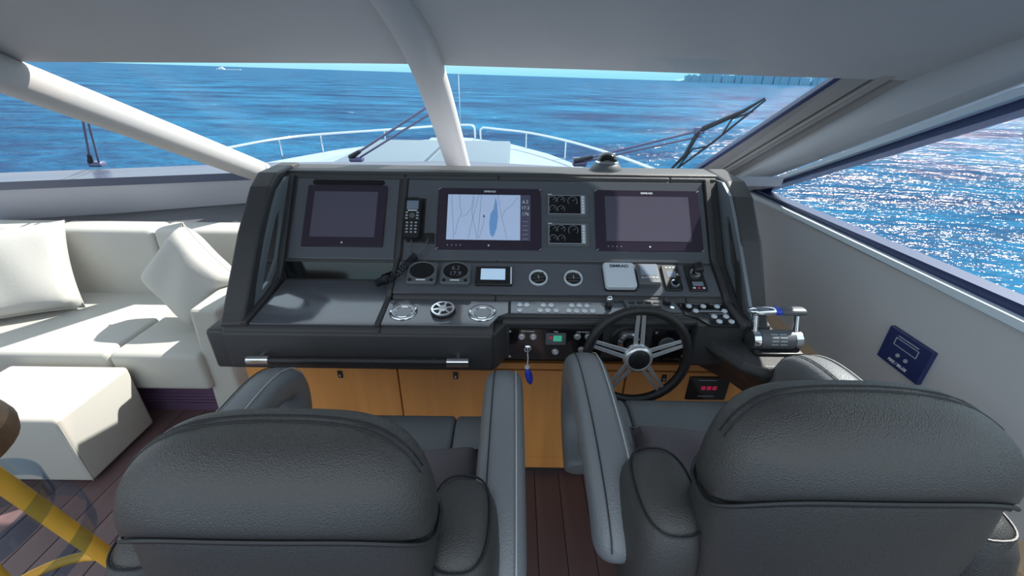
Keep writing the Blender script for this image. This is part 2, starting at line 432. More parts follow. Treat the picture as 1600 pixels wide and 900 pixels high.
loft(b, [[Vector((x, 1.9, 1.362)), Vector((x, y1, z1)), Vector((x, y1, z1-.04)), Vector((x, 1.9, 1.32))] for x, y1, z1 in ((-1.05, 2.70, 1.14), (-.40, 2.55, 1.215), (1.2, 2.36, 1.215))])
setp(obj('trim_7', b, 'wall_port'), 'grey shelf between the helm console and the windscreen', 'shelf', kind='structure')
b = B(); box(b, (-3.48, .7, .55), (.06, 3.7, 1.1)); setp(obj('wall_left', b, 'wall'), 'grey port wall at the end of the sofa', 'wall', kind='structure')

# ================================================================== HELM CONSOLE
con = thing('helm_console', 'wide black helm console with glossy sloping instrument panels', 'console', (0, 1.45, .6))
yz = lambda a, c, d: (d, a, c)
def prof(lip, v0, vD, useM):
    p = [(lip, .826), (lip, .975)]
    q = dpt(0, v0); p.append((max(q.y, lip), q.z))
    if useM:
        q = dpt(0, vD); p.append((q.y, q.z)); q = mpt(0, 0); p.append((q.y, q.z)); q = spt(0, 0); p.append((q.y, q.z))
    else:
        q = dpt(0, .30); p.append((q.y, q.z)); p.append((1.514, 1.1))
    q = spt(0, .352); p += [(q.y, q.z), (q.y+.004, q.z+.014), (1.90, 1.376), (1.905, 1.36), (1.905, .64), (1.47, .64), (1.47, .70)]
    return p
b = B()
prism(b, prof(1.19, .006, .165, False), -.975, -.44, yz); obj('body', b, 'console_black', con, bevel=.012)
b = B(); prism(b, prof(1.19, .006, .165, True), -.4405, -.06, yz); obj('body', b, 'console_black', con, bevel=.012)
b = B(); prism(b, prof(1.279, .078, .165, True), -.0605, .64, yz); obj('body', b, 'console_black', con, bevel=.012)
b = B(); prism(b, prof(1.24, .03, .165, True), .6395, .83, yz); obj('body', b, 'console_black', con, bevel=.012)
# rounded corner between the projecting left lip and the wheel recess
b = B(); loft(b, [[(-.062, 1.192, z), (-.05, 1.20, z), (-.018, 1.262, z), (.0, 1.283, z), (-.062, 1.283, z)] for z in (.828, .978)]); obj('corner', b, 'console_black', con, bevel=.006)
b = B(); box(b, (-.517, 1.20, .902), (.912, .032, .148), bev=.012, seg=3); obj('lip', b, 'console_black', con, smooth=True)
# recess hood over the wheel fascia
b = B(); tube(b, [(-.03, 1.272, .975), (.64, 1.272, .985)], .014, 10); obj('hood', b, 'console_black', con, smooth=True)
# starboard pod carrying the throttle
b = B()
top = [(.64, 1.285), (.668, 1.27), (.70, 1.20), (.745, 1.11), (.80, 1.075), (.965, 1.075), (.985, 1.75), (.64, 1.75)]
bot = [(.70, 1.50), (.78, 1.47), (.88, 1.34), (.92, 1.25), (.945, 1.20), (.965, 1.18), (.985, 1.75), (.66, 1.75)]
loft(b, [[(x, y, .66) for x, y in bot], [(x*.7+X*.3, y*.7+Yy*.3, .76) for (x, y), (X, Yy) in zip(bot, top)], [(x, y, .90) for x, y in top], [(x+.012*(1 if x < .9 else -1), y+.012, .932) for x, y in top]])
obj('throttle_pod', b, 'console_black', con, bevel=.010)
# glossy panels laid on the body
def gp(name, F, poly, m='gloss_panel', th=.004):
    b = B(); prism(b, poly, -.002, th)
    for v in b.verts: v.co = F @ v.co
    return obj(name, b, m, con, bevel=.0015)
I = FD(0, 0, 0)
gp('tray_panel', I, [(-.885, .012), (-.462, .012), (-.462, .285), (-.885, .285)], 'gloss_panel')
bR = B(); prism(bR, [(1.492, 1.03), (1.508, 1.095), (1.514, 1.093), (1.50, 1.03)], -.885, -.462, yz); obj('step_riser', bR, 'gloss_black', con)
gp('display_panel', FS(0, 0, 0), [(-.875, .006), (-.462, .006), (-.462, .345), (-.875, .345)], 'gloss_panel')
gp('display_panel', FS(0, 0, 0), [(-.425, .006), (.768, .006), (.768, .345), (-.425, .345)], 'gloss_panel')
gp('instrument_panel', FM(0, 0, 0), [(-.44, .012), (.772, .012), (.768, .158), (-.437, .158)], 'gloss_panel')
gp('cup_panel', I, [(-.442, .014), (-.075, .014), (-.045, .07), (-.012, .088), (-.012, .158), (-.444, .158)], 'gloss_panel')
gp('switch_panel', I, [(-.004, .088), (.60, .088), (.60, .160), (-.004, .160)], 'gloss_panel')
gp('switch_panel', I, [(.608, .160), (.768, .160), (.770, .03), (.676, .03), (.645, .075), (.612, .09)], 'gloss_black')
# ridges
def bar(name, pts, wd, th, m='console_black', bev=.004):
    b = B(); pts = [Vector(p) for p in pts]; L = []
    for i, p in enumerate(pts):
        a = pts[max(i-1, 0)]; c = pts[min(i+1, len(pts)-1)]; t = (c-a).normalized()
        s = Vector((1, 0, 0)); s = (s-t*s.dot(t)).normalized(); u = s.cross(t).normalized()
        L.append([p+s*x*wd/2+u*y*th/2 for x, y in ((1, 1), (-1, 1), (-1, -1), (1, -1))])
    loft(b, L); return obj(name, b, m, con, bevel=bev)
bar('divider_ridge', [dpt(-.452, .006, .004), dpt(-.453, .168, .004), mpt(-.450, .02, .004), mpt(-.448, .155, .004), spt(-.444, .02, .004), spt(-.438, .352, .004)], .018, .014)
bar('edge_rail', [dpt(-.897, .004, .006), dpt(-.90, .16, .006), dpt(-.90, .27, .02), spt(-.893, .02, .008), spt(-.90, .355, .008)], .022, .02)
bar('edge_rail', [dpt(.785, .02, .006), dpt(.785, .16, .006), mpt(.785, .02, .006), mpt(.785, .155, .006), spt(.78, .02, .008), spt(.785, .355, .008)], .022, .02)
bar('edge_rail', [mpt(-.44, .004, .002), mpt(.775, .004, .002)], .02, .02)
# side wings: an outer bar standing off the console side
bar('side_wing', [(-.94, 1.215, .975), (-.942, 1.25, 1.005), (-.955, 1.46, 1.215), (-.96, 1.61, 1.345), (-.965, 1.68, 1.376), (-.97, 1.88, 1.380)], .080, .05, bev=.01)
bar('side_wing', [(.865, 1.28, .935), (.865, 1.33, 1.0), (.878, 1.49, 1.195), (.885, 1.63, 1.32), (.888, 1.71, 1.355), (.885, 1.90, 1.368)], .085, .055, bev=.012)
for sx_, xx in ((-1, -.94), (1, .855)):
    b = B(); prism(b, [(1.25, .83), (1.25, .985), (1.40, 1.03), (1.53, 1.10), (1.76, 1.37), (1.90, 1.37), (1.90, .7), (1.47, .7)], xx-.045, xx+.045, yz); obj('side_cheek', b, 'console_black', con, bevel=.008)
OP = [(1.25, .985), (1.46, 1.20), (1.62, 1.345), (1.70, 1.378), (1.80, 1.372), (1.69, 1.285), (1.514, 1.095), (1.38, 1.02)]
IP = [(1.36, 1.045), (1.45, 1.150), (1.555, 1.252), (1.585, 1.272), (1.605, 1.265), (1.585, 1.225), (1.50, 1.115), (1.41, 1.055)]
for xx in (-.912, .838):
    b = B(); loft(b, [[(xx-.006, *p) for p in OP], [(xx+.006, *p) for p in OP], [(xx+.006, *p) for p in IP], [(xx-.006, *p) for p in IP]], closed=True); obj('side_plate', b, 'side_plate', con)
b = B(); box(b, (-.985, 1.262, .90), (.09, .14, .155), bev=.012); obj('corner_block', b, 'console_black', con, smooth=True)
# top ledge lip
b = B(); box(b, (-.06, 1.83, 1.384), (1.80, .15, .018), bev=.007); obj('top_ledge', b, 'console_black', con, smooth=True)
# grab rail
gr = thing('grab_rail', 'black padded grab rail with polished metal ends on the console lip', 'grab rail', (-.51, 1.19, .89))
b = B(); tube(b, [(-.81, 1.150, .890), (-.215, 1.150, .892)], .0135, 14); obj('grip', b, 'wheel_black', gr, smooth=True)
for x0, x1 in ((-.885, -.808), (-.218, -.142)):
    b = B(); tube(b, [(x0, 1.150, .89), (x0+.004, 1.150, .89), (x1, 1.150, .891)], [.010, .0155, .0155], 14); obj('end_sleeve', b, 'chrome', gr, smooth=True)
    xm = (x0+x1)/2; b = B(); tube(b, [(xm, 1.152, .89), (xm, 1.20, .89)], .008, 10); obj('standoff', b, 'chrome', gr, smooth=True)

# ---- displays
def mfd(u, v, wd, h, label, glow=False, name='chart_display'):
    t = thing(name, label, 'display', matrix=FS(u, v))
    b = B(); plate(b, 0, 0, wd, h, 0, .010, .006, .002); obj('bezel', b, 'bezel', t, smooth=30)
    sw, sh = wd*.80, h*.735
    b = B(); plate(b, -.002, .006, sw, sh, .010, .0108, .002); obj('screen', b, 'chart' if glow else 'screen_off', t)
    text(t, 'SIMRAD', .011, 0, h/2-.014, .0106, 'print_white', bold=.0003, sx=1.25)
    for k in range(4):
        b = B(); lathe(b, [(0, .0112), (.0016, .0112), (.0016, .01), (0, .01)], 8, Matrix.Translation((-wd*.39+k*.017, -h/2+.018, 0))); obj('touch_mark', b, 'print_white', t)
    b = B(); box(b, (0, -h/2+.018, .0105), (.006, .006, .001)); obj('power_mark', b, 'print_white', t)
    for sx_ in (-1, 1):
        for sy in (-1, 1):
            b = B(); box(b, (sx_*(wd/2-.004), sy*(h/2-.004), .0105), (.012, .0025, .001), Matrix.Rotation(R(35), 3, 'Z')); obj('corner_clip', b, 'print_grey', t)
    return t, sw, sh
t, sw, sh = mfd(-.0935, .176, .412, .260, 'black chart display showing a lit blue sea chart', True)
b = B(); plate(b, sw/2-.022, .006, .040, sh, .0108, .0114, .001); sb = obj('data_bar', b, 'chart_side', t)
for k, s in enumerate(('6.2', '17.2', '176')): text(t, s, .019, sw/2-.022, .072-k*.026, .0116, 'print_white')
for k in range(5):
    b = B(); box(b, (sw/2-.022, .0-k*.018-.012, .0117), (.022, .0018, .0006)); obj('data_line', b, 'print_grey', t)
def ribbon(parent, lines, wd, z, m, name):
    for ln in lines:
        b = B(); P = [Vector((*p, z)) for p in ln]
        for p, q in zip(P, P[1:]):
            d_ = (q-p).normalized(); s = Vector((-d_.y, d_.x, 0))*wd/2
            b.faces.new([b.verts.new(x) for x in (p-s, q-s, q+s, p+s)])
        obj(name, b, m, parent)
X0, Y0 = -sw/2-.002, .006-sh/2
def cpt(a, c): return (X0+a*(sw-.044), Y0+c*sh)
ribbon(t, [[cpt(*p) for p in L] for L in (
    [(.05, 1), (.07, .6), (.09, .3), (.10, .02)], [(.16, 1), (.17, .75), (.20, .6), (.15, .4), (.12, .1)],
    [(.36, 1), (.33, .7), (.27, .55), (.20, .5)], [(.37, .95), (.34, .6), (.40, .2), (.42, .02)], [(.43, 1), (.36, .5), (.30, .02)],
    [(.47, 1), (.45, .5), (.43, .02)], [(.70, 1), (.74, .6), (.80, .25), (.83, .02)], [(.98, .95), (.90, .78), (.80, .65), (.76, .5)],
    [(.51, .5), (.51, .36), (.47, .15), (.45, .03)])], .0009, .0112, 'ink', 'chart_line')
b = B(); vs = [b.verts.new((*cpt(*p), .01105)) for p in ((.665, .95), (.69, .80), (.705, .5), (.69, .25), (.645, .06), (.60, .12), (.585, .35), (.60, .58), (.64, .68))]; b.faces.new(vs); obj('chart_island', b, 'chart_island', t)
b = B(); vs = [b.verts.new((*cpt(*p), .0114)) for p in ((.51, .56), (.525, .50), (.495, .50))]; b.faces.new(vs); obj('boat_marker', b, 'ink', t)
mfd(.5365, .177, .418, .258, 'black chart display switched off, right of the two small engine gauges')
t, _, _ = mfd(-.667, .182, .318, .262, 'black switched-off display in the left bay of the console', name='monitor')
for ch in list(t.children):
    if ch.name.startswith(('lettering', 'touch_mark', 'corner_clip')): bpy.data.objects.remove(ch)
b = B(); plate(b, 0, .146, .29, .022, .0, .004, .011); obj('hood_slot', b, 'gloss_black', t)
# ---- engine gauges
def gauge(v, label):
    t = thing('engine_gauge', label, 'gauge display', matrix=FS(.219, v))
    b = B(); plate(b, 0, 0, .168, .102, 0, .008, .005, .002); obj('case', b, 'grey_plastic', t, smooth=30)
    b = B(); plate(b, -.004, .002, .146, .080, .008, .0088, .002); obj('screen_rim', b, 'print_grey', t)
    b = B(); plate(b, -.012, .002, .126, .076, .0088, .0094, .002); obj('screen', b, 'gloss_black', t)
    L = []
    for cx, cy, r in ((-.058, .022, .015), (-.025, .022, .015), (.022, .017, .019), (-.056, -.016, .014), (-.024, -.017, .014)):
        L.append([(cx-.003+r*math.cos(R(a)), cy+r*math.sin(R(a))) for a in range(-40, 221, 20)])
        L.append([(cx-.003, cy), (cx-.003+r*.7*math.cos(R(35)), cy+r*.7*math.sin(R(35)))])
    ribbon(t, L, .0012, .0097, 'print_grey', 'dial')
    for k in range(6):
        b = B(); plate(b, .060, .033-k*.0125, .008, .008, .0088, .0100, .001); obj('button', b, 'print_white', t)
    b = B(); box(b, (-.072, .046, .0083), (.016, .003, .0008)); obj('badge', b, 'print_white', t)
gauge(.238, 'small engine gauge display, the upper of the stacked pair')
gauge(.114, 'small engine gauge display, the lower of the stacked pair')
# ---- radio handset and curly cord
t = thing('radio_handset', 'black radio handset with keypad hanging beside the chart display', 'handset', matrix=FS(-.394, .168))
b = B()
loft(b, [[(x*s, y*s2, z) for x, y in rrect(.066, .172, .014)] for s, s2, z in ((.85, .95, 0), (1, 1, .008), (1, 1, .026), (.92, .97, .033))]); obj('body', b, 'black_plastic', t, smooth=40)
b = B(); plate(b, 0, .052, .046, .036, .033, .0338, .003); obj('screen', b, 'lcd_dim', t)
b = B(); box(b, (0, .029, .0335), (.036, .004, .001)); obj('badge', b, 'print_white', t)
b = B(); lathe(b, [(0, .036), (.010, .036), (.012, .033), (0, .033)], 16, Matrix.Translation((0, .008, 0))); obj('navigation_pad', b, 'grey_plastic', t, smooth=True)
for iy in range(3):
    for ix in (-1, 1):
        b = B(); plate(b, ix*.021, .020-iy*.012, .010, .006, .033, .0345, .002); obj('key', b, 'print_grey', t)
for iy in range(4):
    for ix in (-1, 0, 1):
        b = B(); plate(b, ix*.017, -.022-iy*.013, .009, .006, .033, .0345, .002); obj('key', b, 'print_grey', t)
b = B(); box(b, (.010, .0, -.001), (.07, .19, .008), bev=.003); obj('cradle', b, 'black_plastic', t)
Mi = t.matrix_world.inverted() if False else FS(-.394, .168).inverted()
def coil(path, r, turns, wire, n=6):
    P = spline(path, 24); k = len(P); pts = []
    N = turns*16
    for i in range(N+1):
        f = i/N*(k-1); a = min(int(f), k-2); p = P[a].lerp(P[a+1], f-a); tn = (P[a+1]-P[a]).normalized()
        s = tn.cross(Vector((0, 0, 1))); s = (s if s.length > .01 else Vector((1, 0, 0))).normalized(); u = s.cross(tn)
        an = 2*math.pi*i/16; pts.append(p+(s*math.cos(an)+u*math.sin(an))*r)
    return pts
W = lambda p: tuple(Mi @ Vector(p))
b = B()
c1 = [spt(-.372, .012, .03), mpt(-.40, .125, .030), mpt(-.445, .06, .030), dpt(-.485, .262, .028), dpt(-.52, .245, .018)]
tube(b, [W(p) for p in coil(c1, .0125, 26, .003, 6)], .0026, 6)
obj('curly_cord', b, 'rubber', t, smooth=True, world=False)
b = B(); tube(b, [W(p) for p in spline([spt(-.395, .09, .018), spt(-.392, .05, .03), spt(-.40, .025, .03), spt(-.376, .012, .03)], 5)], .003, 6)
tube(b, [W(p) for p in spline([spt(-.328, .085, .02), spt(-.340, .04, .04), spt(-.370, .014, .03)], 5)], .003, 6); obj('cord_lead', b, 'grey_plastic', t, smooth=True, world=False)
b = B(); box(b, (Mi @ Vector(spt(-.328, .092, .008))), (.038, .042, .014), bev=.003); obj('socket', b, 'black_plastic', t, world=False)
# ---- instruments on the middle panel
def roundinst(u, label, digits=None):
    t = thing('round_instrument', label, 'instrument', matrix=FM(u, .09))
    b = B(); plate(b, 0, 0, .112, .10, 0, .026, .014, .005); obj('case', b, 'grey_plastic', t, smooth=40)
    b = B(); lathe(b, [(.046, .026), (.050, .029), (.053, .026)], 28, Matrix.Translation((0, .008, 0)) @ Matrix.Diagonal((1, .80, 1, 1))); obj('ring', b, 'grey_plastic', t, smooth=True)
    b = B(); lathe(b, [(0, .0268), (.046, .0268), (.046, .025), (0, .025)], 28, Matrix.Translation((0, .008, 0)) @ Matrix.Diagonal((1, .80, 1, 1))); obj('screen', b, 'gloss_black', t)
    b = B(); box(b, (0, -.036, .0265), (.034, .005, .001)); obj('badge', b, 'print_white', t)
    for s in (-1, 1):
        b = B(); lathe(b, [(0, .029), (.006, .029), (.007, .026), (0, .026)], 12, Matrix.Translation((s*.040, -.036, 0))); obj('button', b, 'black_plastic', t, smooth=True)
    if digits:
        for k, s in enumerate(digits): text(t, s, .026, 0, .020-k*.026, .0272, 'digit_dim')
roundinst(-.338, 'round-faced black instrument with a blank screen, beside the curly cord')
roundinst(-.212, 'round-faced black instrument showing two rows of digits', ('6.2', '17.9'))
t = thing('touch_panel', 'small black touch panel with a pale blue screen', 'control panel', matrix=FM(-.068, .088))
b = B(); plate(b, 0, 0, .138, .085, 0, .014, .003, .002); obj('case', b, 'black_plastic', t, smooth=30)
b = B(); plate(b, -.004, .005, .092, .052, .014, .0146, .001); obj('screen', b, 'lcd', t)
b = B(); box(b, (.064, .0, .0145), (.006, .078, .002)); obj('side_strip', b, 'white_plastic', t)
def vent(u, ang, label):
    t = thing('air_vent', label, 'air vent', matrix=FM(u, .087))
    b = B(); lathe(b, [(.029, .0), (.036, .0), (.036, .006), (.033, .010), (.029, .006), (.028, .001)], 32); obj('ring', b, 'white_plastic', t, smooth=True)
    b = B(); lathe(b, [(0, .002), (.029, .002), (.029, .0), (0, .0)], 28); obj('throat', b, 'gloss_black', t)
    for k in (-1, 0, 1):
        b = B(); box(b, (0, k*.015, .005), (.050 if k == 0 else .040, .010, .003), Matrix.Rotation(R(ang), 3, 'Z') @ Matrix.Rotation(R(25), 3, 'X')); obj('vane', b, 'black_plastic', t)
    b = B(); box(b, (0, 0, .009), (.003, .014, .003), Matrix.Rotation(R(ang), 3, 'Z')); obj('tab', b, 'print_grey', t)
vent(.099, 14, 'round air vent with tilted vanes beside the pale blue touch panel')
vent(.231, 0, 'round air vent with level vanes nearer the white cover')
t = thing('instrument_cover', 'white plastic instrument cover with dark lettering', 'cover', matrix=FM(.403, .090))
b = B(); plate(b, 0, 0, .116, .116, 0, .030, .012, .006); obj('cover', b, 'white_plastic', t, smooth=40)
b = B(); plate(b, 0, -.002, .120, .120, 0, .008, .012); obj('base', b, 'black_plastic', t)
text(t, 'SIMRAD', .017, 0, .036, .0304, 'ink', bold=.0006, sx=1.2)
t = thing('autopilot_head', 'small grey control head with a square screen beside the white cover', 'instrument', matrix=FM(.509, .092))
b = B(); plate(b, 0, 0, .084, .096, 0, .034, .008, .006); obj('case', b, 'grey_plastic', t, smooth=40)
b = B(); plate(b, 0, .014, .060, .048, .034, .0346, .002); obj('screen', b, 'lcd_dim', t)
for k in range(5):
    b = B(); plate(b, -.026+k*.013, -.022, .010, .006, .034, .0355, .002); obj('key', b, 'print_grey', t)
def joy(u, label, lever):
    t = thing('thruster_control', label, 'joystick', matrix=FM(u, .092))
    b = B(); plate(b, 0, 0, .066, .118, 0, .010, .010 if not lever else .003, .003); obj('plate', b, 'black_plastic', t, smooth=40)
    if not lever:
        b = B(); plate(b, 0, .014, .036, .030, .010, .0106, .002); obj('screen', b, 'lcd_dim', t)
        b = B(); lathe(b, [(.010, .010), (.017, .010), (.017, .014), (.011, .016)], 20, Matrix.Translation((.004, -.03, 0))); obj('collar', b, 'chrome', t, smooth=True)
        b = B(); tube(b, [(.004, -.03, .01), (.007, -.024, .035), (.009, -.020, .050)], [.006, .008, .010], 12); obj('stick', b, 'black_plastic', t, smooth=True)
        for k in range(3):
            b = B(); box(b, (-.014+k*.014, .045, .0105), (.010, .006, .001)); obj('mark', b, 'print_grey', t)
    else:
        b = B(); lathe(b, [(.012, .010), (.022, .010), (.020, .018), (.012, .020)], 20, Matrix.Translation((0, .016, 0))); obj('collar', b, 'chrome', t, smooth=True)
        b = B(); box(b, (.004, .022, .038), (.034, .040, .05), Matrix.Rotation(R(-18), 3, 'Y') @ Matrix.Rotation(R(15), 3, 'X'), bev=.010, seg=3); obj('handle', b, 'black_plastic', t, smooth=True)
        b = B(); plate(b, 0, -.030, .040, .020, .010, .0106, .001); obj('screen', b, 'lcd_dim', t)
        for k in range(3):
            b = B(); plate(b, -.018+k*.018, -.049, .010, .006, .010, .0115, .001); obj('key', b, 'print_white' if k != 1 else 'red_led', t)
joy(.603, 'slim black joystick plate with a short stick in a chrome collar', False)
joy(.693, 'black thruster lever plate with a chunky handle and three keys', True)
# ---- cup holders and chrome dial
for u, lab in ((-.380, 'polished steel cup holder between the tray and the chrome dial'), (-.103, 'polished steel cup holder beside the row of white switches')):
    t = thing('cup_holder', lab, 'cup holder', matrix=FD(u, .087), group=None)
    b = B(); lathe(b, [(.040, .0), (.049, .0), (.049, .003), (.046, .006), (.041, .004), (.040, .0)], 36); obj('rim', b, 'chrome', t, smooth=True)
    b = B(); lathe(b, [(.0405, .003), (.039, .0015), (.030, .0008), (0, .0006)], 36); obj('bowl', b, 'bright_steel', t, smooth=True)
    b = B(); lathe(b, [(.028, .001), (.030, .003), (.032, .001)], 32); obj('inner_ring', b, 'chrome', t, smooth=True)
t = thing('chrome_dial', 'round chrome star-shaped dial between two cup holders', 'dial', matrix=FD(-.241, .089))
b = B(); lathe(b, [(0, 0), (.045, 0), (.045, .012), (.040, .016), (0, .014)], 8); obj('base', b, 'black_plastic', t)
b = B(); lathe(b, [(.034, .014), (.041, .014), (.041, .018), (.034, .018), (.034, .014)], 32); obj('ring', b, 'chrome', t, smooth=True)
b = B(); lathe(b, [(0, .022), (.013, .022), (.016, .016), (0, .014)], 20); obj('cap', b, 'steel', t, smooth=True)
for k in range(6):
    b = B(); box(b, (.025*math.cos(R(60*k+15)), .025*math.sin(R(60*k+15)), .0165), (.022, .008, .004), Matrix.Rotation(R(60*k+15), 3, 'Z')); obj('spoke', b, 'chrome', t)
# ---- switches on the strip
t = thing('switch_row', 'rows of round white push switches on the glossy strip', 'switch panel', matrix=FD(0, 0, .0045))
for u, v in ((.029, .136), (.054, .136), (.028, .105), (.114, .136), (.142, .136), (.101, .105), (.128, .105), (.158, .105), (.216, .136), (.244, .136), (.271, .135), (.203, .105), (.230, .104), (.258, .104), (.287, .104)):
    b = B(); lathe(b, [(0, .005), (.0075, .005), (.0100, .003), (.0108, 0), (0, 0)], 16, Matrix.Translation((u, v, 0))); obj('switch', b, 'button_white', t, smooth=True)
for u, wd in ((.038, .05), (.128, .05), (.243, .10)):
    b = B(); box(b, (u, .151, .0004), (wd, .0022, .0006)); obj('caption_line', b, 'print_grey', t)
t = thing('spotlight_joystick', 'short metal knob standing up on the switch strip', 'knob', matrix=FD(.347, .128, .0045))
b = B(); lathe(b, [(0, 0), (.013, 0), (.012, .012), (.006, .016), (0, .016)], 18); obj('boot', b, 'black_plastic', t, smooth=True)
b = B(); lathe(b, [(.005, .014), (.005, .024), (.012, .030), (.012, .040), (.006, .046), (0, .047)], 18); obj('knob', b, 'chrome', t, smooth=True)
t = thing('radio_unit', 'dark grey keypad unit with a rotary knob above the steering wheel', 'radio', matrix=FD(.500, .125, .0045))
b = B(); prism(b, [(-.095, .038), (.085, .038), (.10, -.034), (-.085, -.034)], 0, .010); obj('case', b, 'grey_plastic', t, bevel=.002)
for k in range(8):
    b = B(); plate(b, -.068+(k % 4)*.030, .018-(k//4)*.022, .022, .010, .010, .013, .003); obj('key', b, 'black_plastic', t)
b = B(); lathe(b, [(0, .026), (.012, .026), (.014, .022), (.014, .010), (0, .010)], 20, Matrix.Translation((.058, .016, 0))); obj('knob', b, 'black_plastic', t, smooth=True)
b = B(); lathe(b, [(0, .016), (.007, .016), (.008, .010), (0, .010)], 14, Matrix.Translation((.068, -.014, 0))); obj('knob', b, 'chrome', t, smooth=True)
t = thing('trim_switches', 'nine round pale buttons on the black corner panel', 'switch panel', matrix=FD(0, 0, .0045))
for u, v in ((.640, .140), (.692, .140), (.742, .140), (.655, .112), (.757, .112), (.708, .080), (.750, .080), (.715, .052), (.757, .052)):
    b = B(); lathe(b, [(0, .006), (.006, .006), (.0095, .004), (.0105, 0), (0, 0)], 16, Matrix.Translation((u, v, 0))); obj('button', b, 'white_plastic', t, smooth=True)
for u, v, wd, hh in ((.665, .1535, .07, .0022), (.742, .1535, .045, .0022), (.706, .117, .07, .0022), (.706, .109, .08, .005), (.73, .0955, .07, .0022)):
    b = B(); box(b, (u, v, .0004), (wd, hh, .0006)); obj('caption_line', b, 'print_grey', t)
# ---- wheel fascia
t = thing('engine_start_unit', 'speckled black engine start panel with round buttons and a small fuel screen', 'control panel', matrix=FF(.155, .882))
b = B(); plate(b, 0, 0, .345, .132, 0, .006, .006, .002); obj('plate', b, 'gloss_black', t, smooth=30)
for x, z in ((-.118, .034), (-.077, .034), (.005, -.030), (.081, .036), (.120, .036), (.10, -.02)):
    b = B(); lathe(b, [(0, .011), (.007, .011), (.0075, .009), (.0115, .010), (.013, .006), (0, .006)], 20, Matrix.Translation((x, z, 0))); obj('button', b, 'steel', t, smooth=True)
b = B(); plate(b, .004, .026, .072, .048, .006, .011, .003, .001); q = obj('fuel_gauge', b, 'grey_plastic', t)
b = B(); plate(b, .010, .030, .030, .024, .011, .0116, .001); obj('fuel_screen', b, 'green_lcd', t)
b = B(); plate(b, -.014, .032, .010, .010, .011, .0116, .001); obj('warning_light', b, 'red_led', t)
for x, z in ((-.16, .054), (.16, .054), (-.16, -.054), (.16, -.054)):
    b = B(); lathe(b, [(0, .0075), (.004, .0075), (.005, .006), (0, .006)], 10, Matrix.Translation((x, z, 0))); obj('screw', b, 'steel', t, smooth=True)
for x, s in ((-.097, 'PORT ENGINE'), (.004, 'FUEL'), (.10, 'STBD ENGINE')): text(t, s, .0075, x, .055, .0063, 'print_white')
t = thing('ignition_key', 'ignition key with a blue float hanging from the engine panel', 'key', matrix=FF(.059, .864, .006))
b = B(); lathe(b, [(.006, 0), (.014, 0), (.015, .004), (.012, .007), (.006, .006)], 22); obj('lock_ring', b, 'chrome', t, smooth=True)
b = B(); box(b, (0, -.002, .014), (.004, .018, .022), bev=.001); obj('key_blade', b, 'steel', t)
b = B(); tube(b, spline([(0, -.008, .026), (.002, -.03, .022), (.0, -.065, .020)], 5), .0022, 6); obj('cord', b, 'print_white', t, smooth=True)
b = B(); lathe(b, [(0, .0), (.008, -.002), (.009, -.010), (0, -.012)], 14, Matrix.Translation((0, -.062, .020)) @ Matrix.Rotation(R(-90), 4, 'X')); obj('bead', b, 'white_plastic', t, smooth=True)
b = B(); lathe(b, [(0, 0), (.008, .004), (.0145, .03), (.013, .055), (.006, .072), (0, .074)], 16, Matrix.Translation((0, -.074, .020)) @ Matrix.Rotation(R(90), 4, 'X') @ Matrix.Rotation(R(12), 4, 'Y')); obj('float', b, 'blue_float', t, smooth=True)
t = thing('rudder_panel', 'black square panel with a round dial behind the wheel rim', 'control panel', matrix=FF(.572, .888))
b = B(); plate(b, 0, 0, .135, .125, 0, .006, .006, .002); obj('plate', b, 'gloss_black', t, smooth=30)
b = B(); lathe(b, [(0, .008), (.024, .008), (.027, .012), (.031, .006), (0, .006)], 26, Matrix.Translation((-.01, .0, 0))); obj('dial', b, 'grey_plastic', t, smooth=True)
for x, z in ((-.055, .05), (.055, .05), (.055, -.05)):
    b = B(); lathe(b, [(0, .0075), (.004, .0075), (.005, .006), (0, .006)], 10, Matrix.Translation((x, z, 0))); obj('screw', b, 'steel', t, smooth=True)
# ---- steering wheel
wm = Matrix.Translation((.432, 1.203, .892)) @ Matrix.Rotation(R(90-7), 4, 'X')
t = thing('steering_wheel', 'black-rimmed steering wheel with five twin metal spokes', 'steering wheel', matrix=wm)
b = B(); RW = .172; tube(b, [(RW*math.cos(2*math.pi*i/56), RW*math.sin(2*math.pi*i/56), .012) for i in range(56)], .0165, 12, closed=True); obj('rim', b, 'wheel_black', t, smooth=True)
for k in range(5):
    a = R(90+72*k+1)
    sp = B()
    for s in (-1, 1):
        d_ = Vector((math.cos(a), math.sin(a), 0)); n_ = Vector((-d_.y, d_.x, 0))
        p0 = d_*.035+n_*s*.012; p1 = d_*.166+n_*s*.009
        z0, z1 = .020, .013; hw = .0075
        loft(sp, [[p0-n_*hw+V(0, 0, z0), p0+n_*hw+V(0, 0, z0), p0+n_*hw+V(0, 0, z0-.006), p0-n_*hw+V(0, 0, z0-.006)], [p1-n_*hw*.8+V(0, 0, z1), p1+n_*hw*.8+V(0, 0, z1), p1+n_*hw*.8+V(0, 0, z1-.005), p1-n_*hw*.8+V(0, 0, z1-.005)]])
    obj('spoke', sp, 'steel', t, bevel=.0012)
b = B(); lathe(b, [(0, .0), (.040, .0), (.050, .012), (.050, .026), (.044, .037), (.038, .039), (.036, .036)], 36); obj('hub', b, 'steel', t, smooth=True)
b = B(); lathe(b, [(.037, .036), (.032, .040), (0, .042)], 32); obj('hub_cap', b, 'black_plastic', t, smooth=True)
b = B(); tube(b, [(0, .010, -.072), (0, 0, .0)], [.028, .022], 18); obj('shaft', b, 'black_plastic', t, smooth=True)
t2 = thing('wheel_mount', 'round steel and black steering mount behind the wheel hub', 'wheel mount', matrix=FF(.418, .905))
b = B(); lathe(b, [(.035, .003), (.062, .002), (.066, .008), (.058, .016), (.035, .014)], 32); obj('collar', b, 'black_plastic', t2, smooth=True)
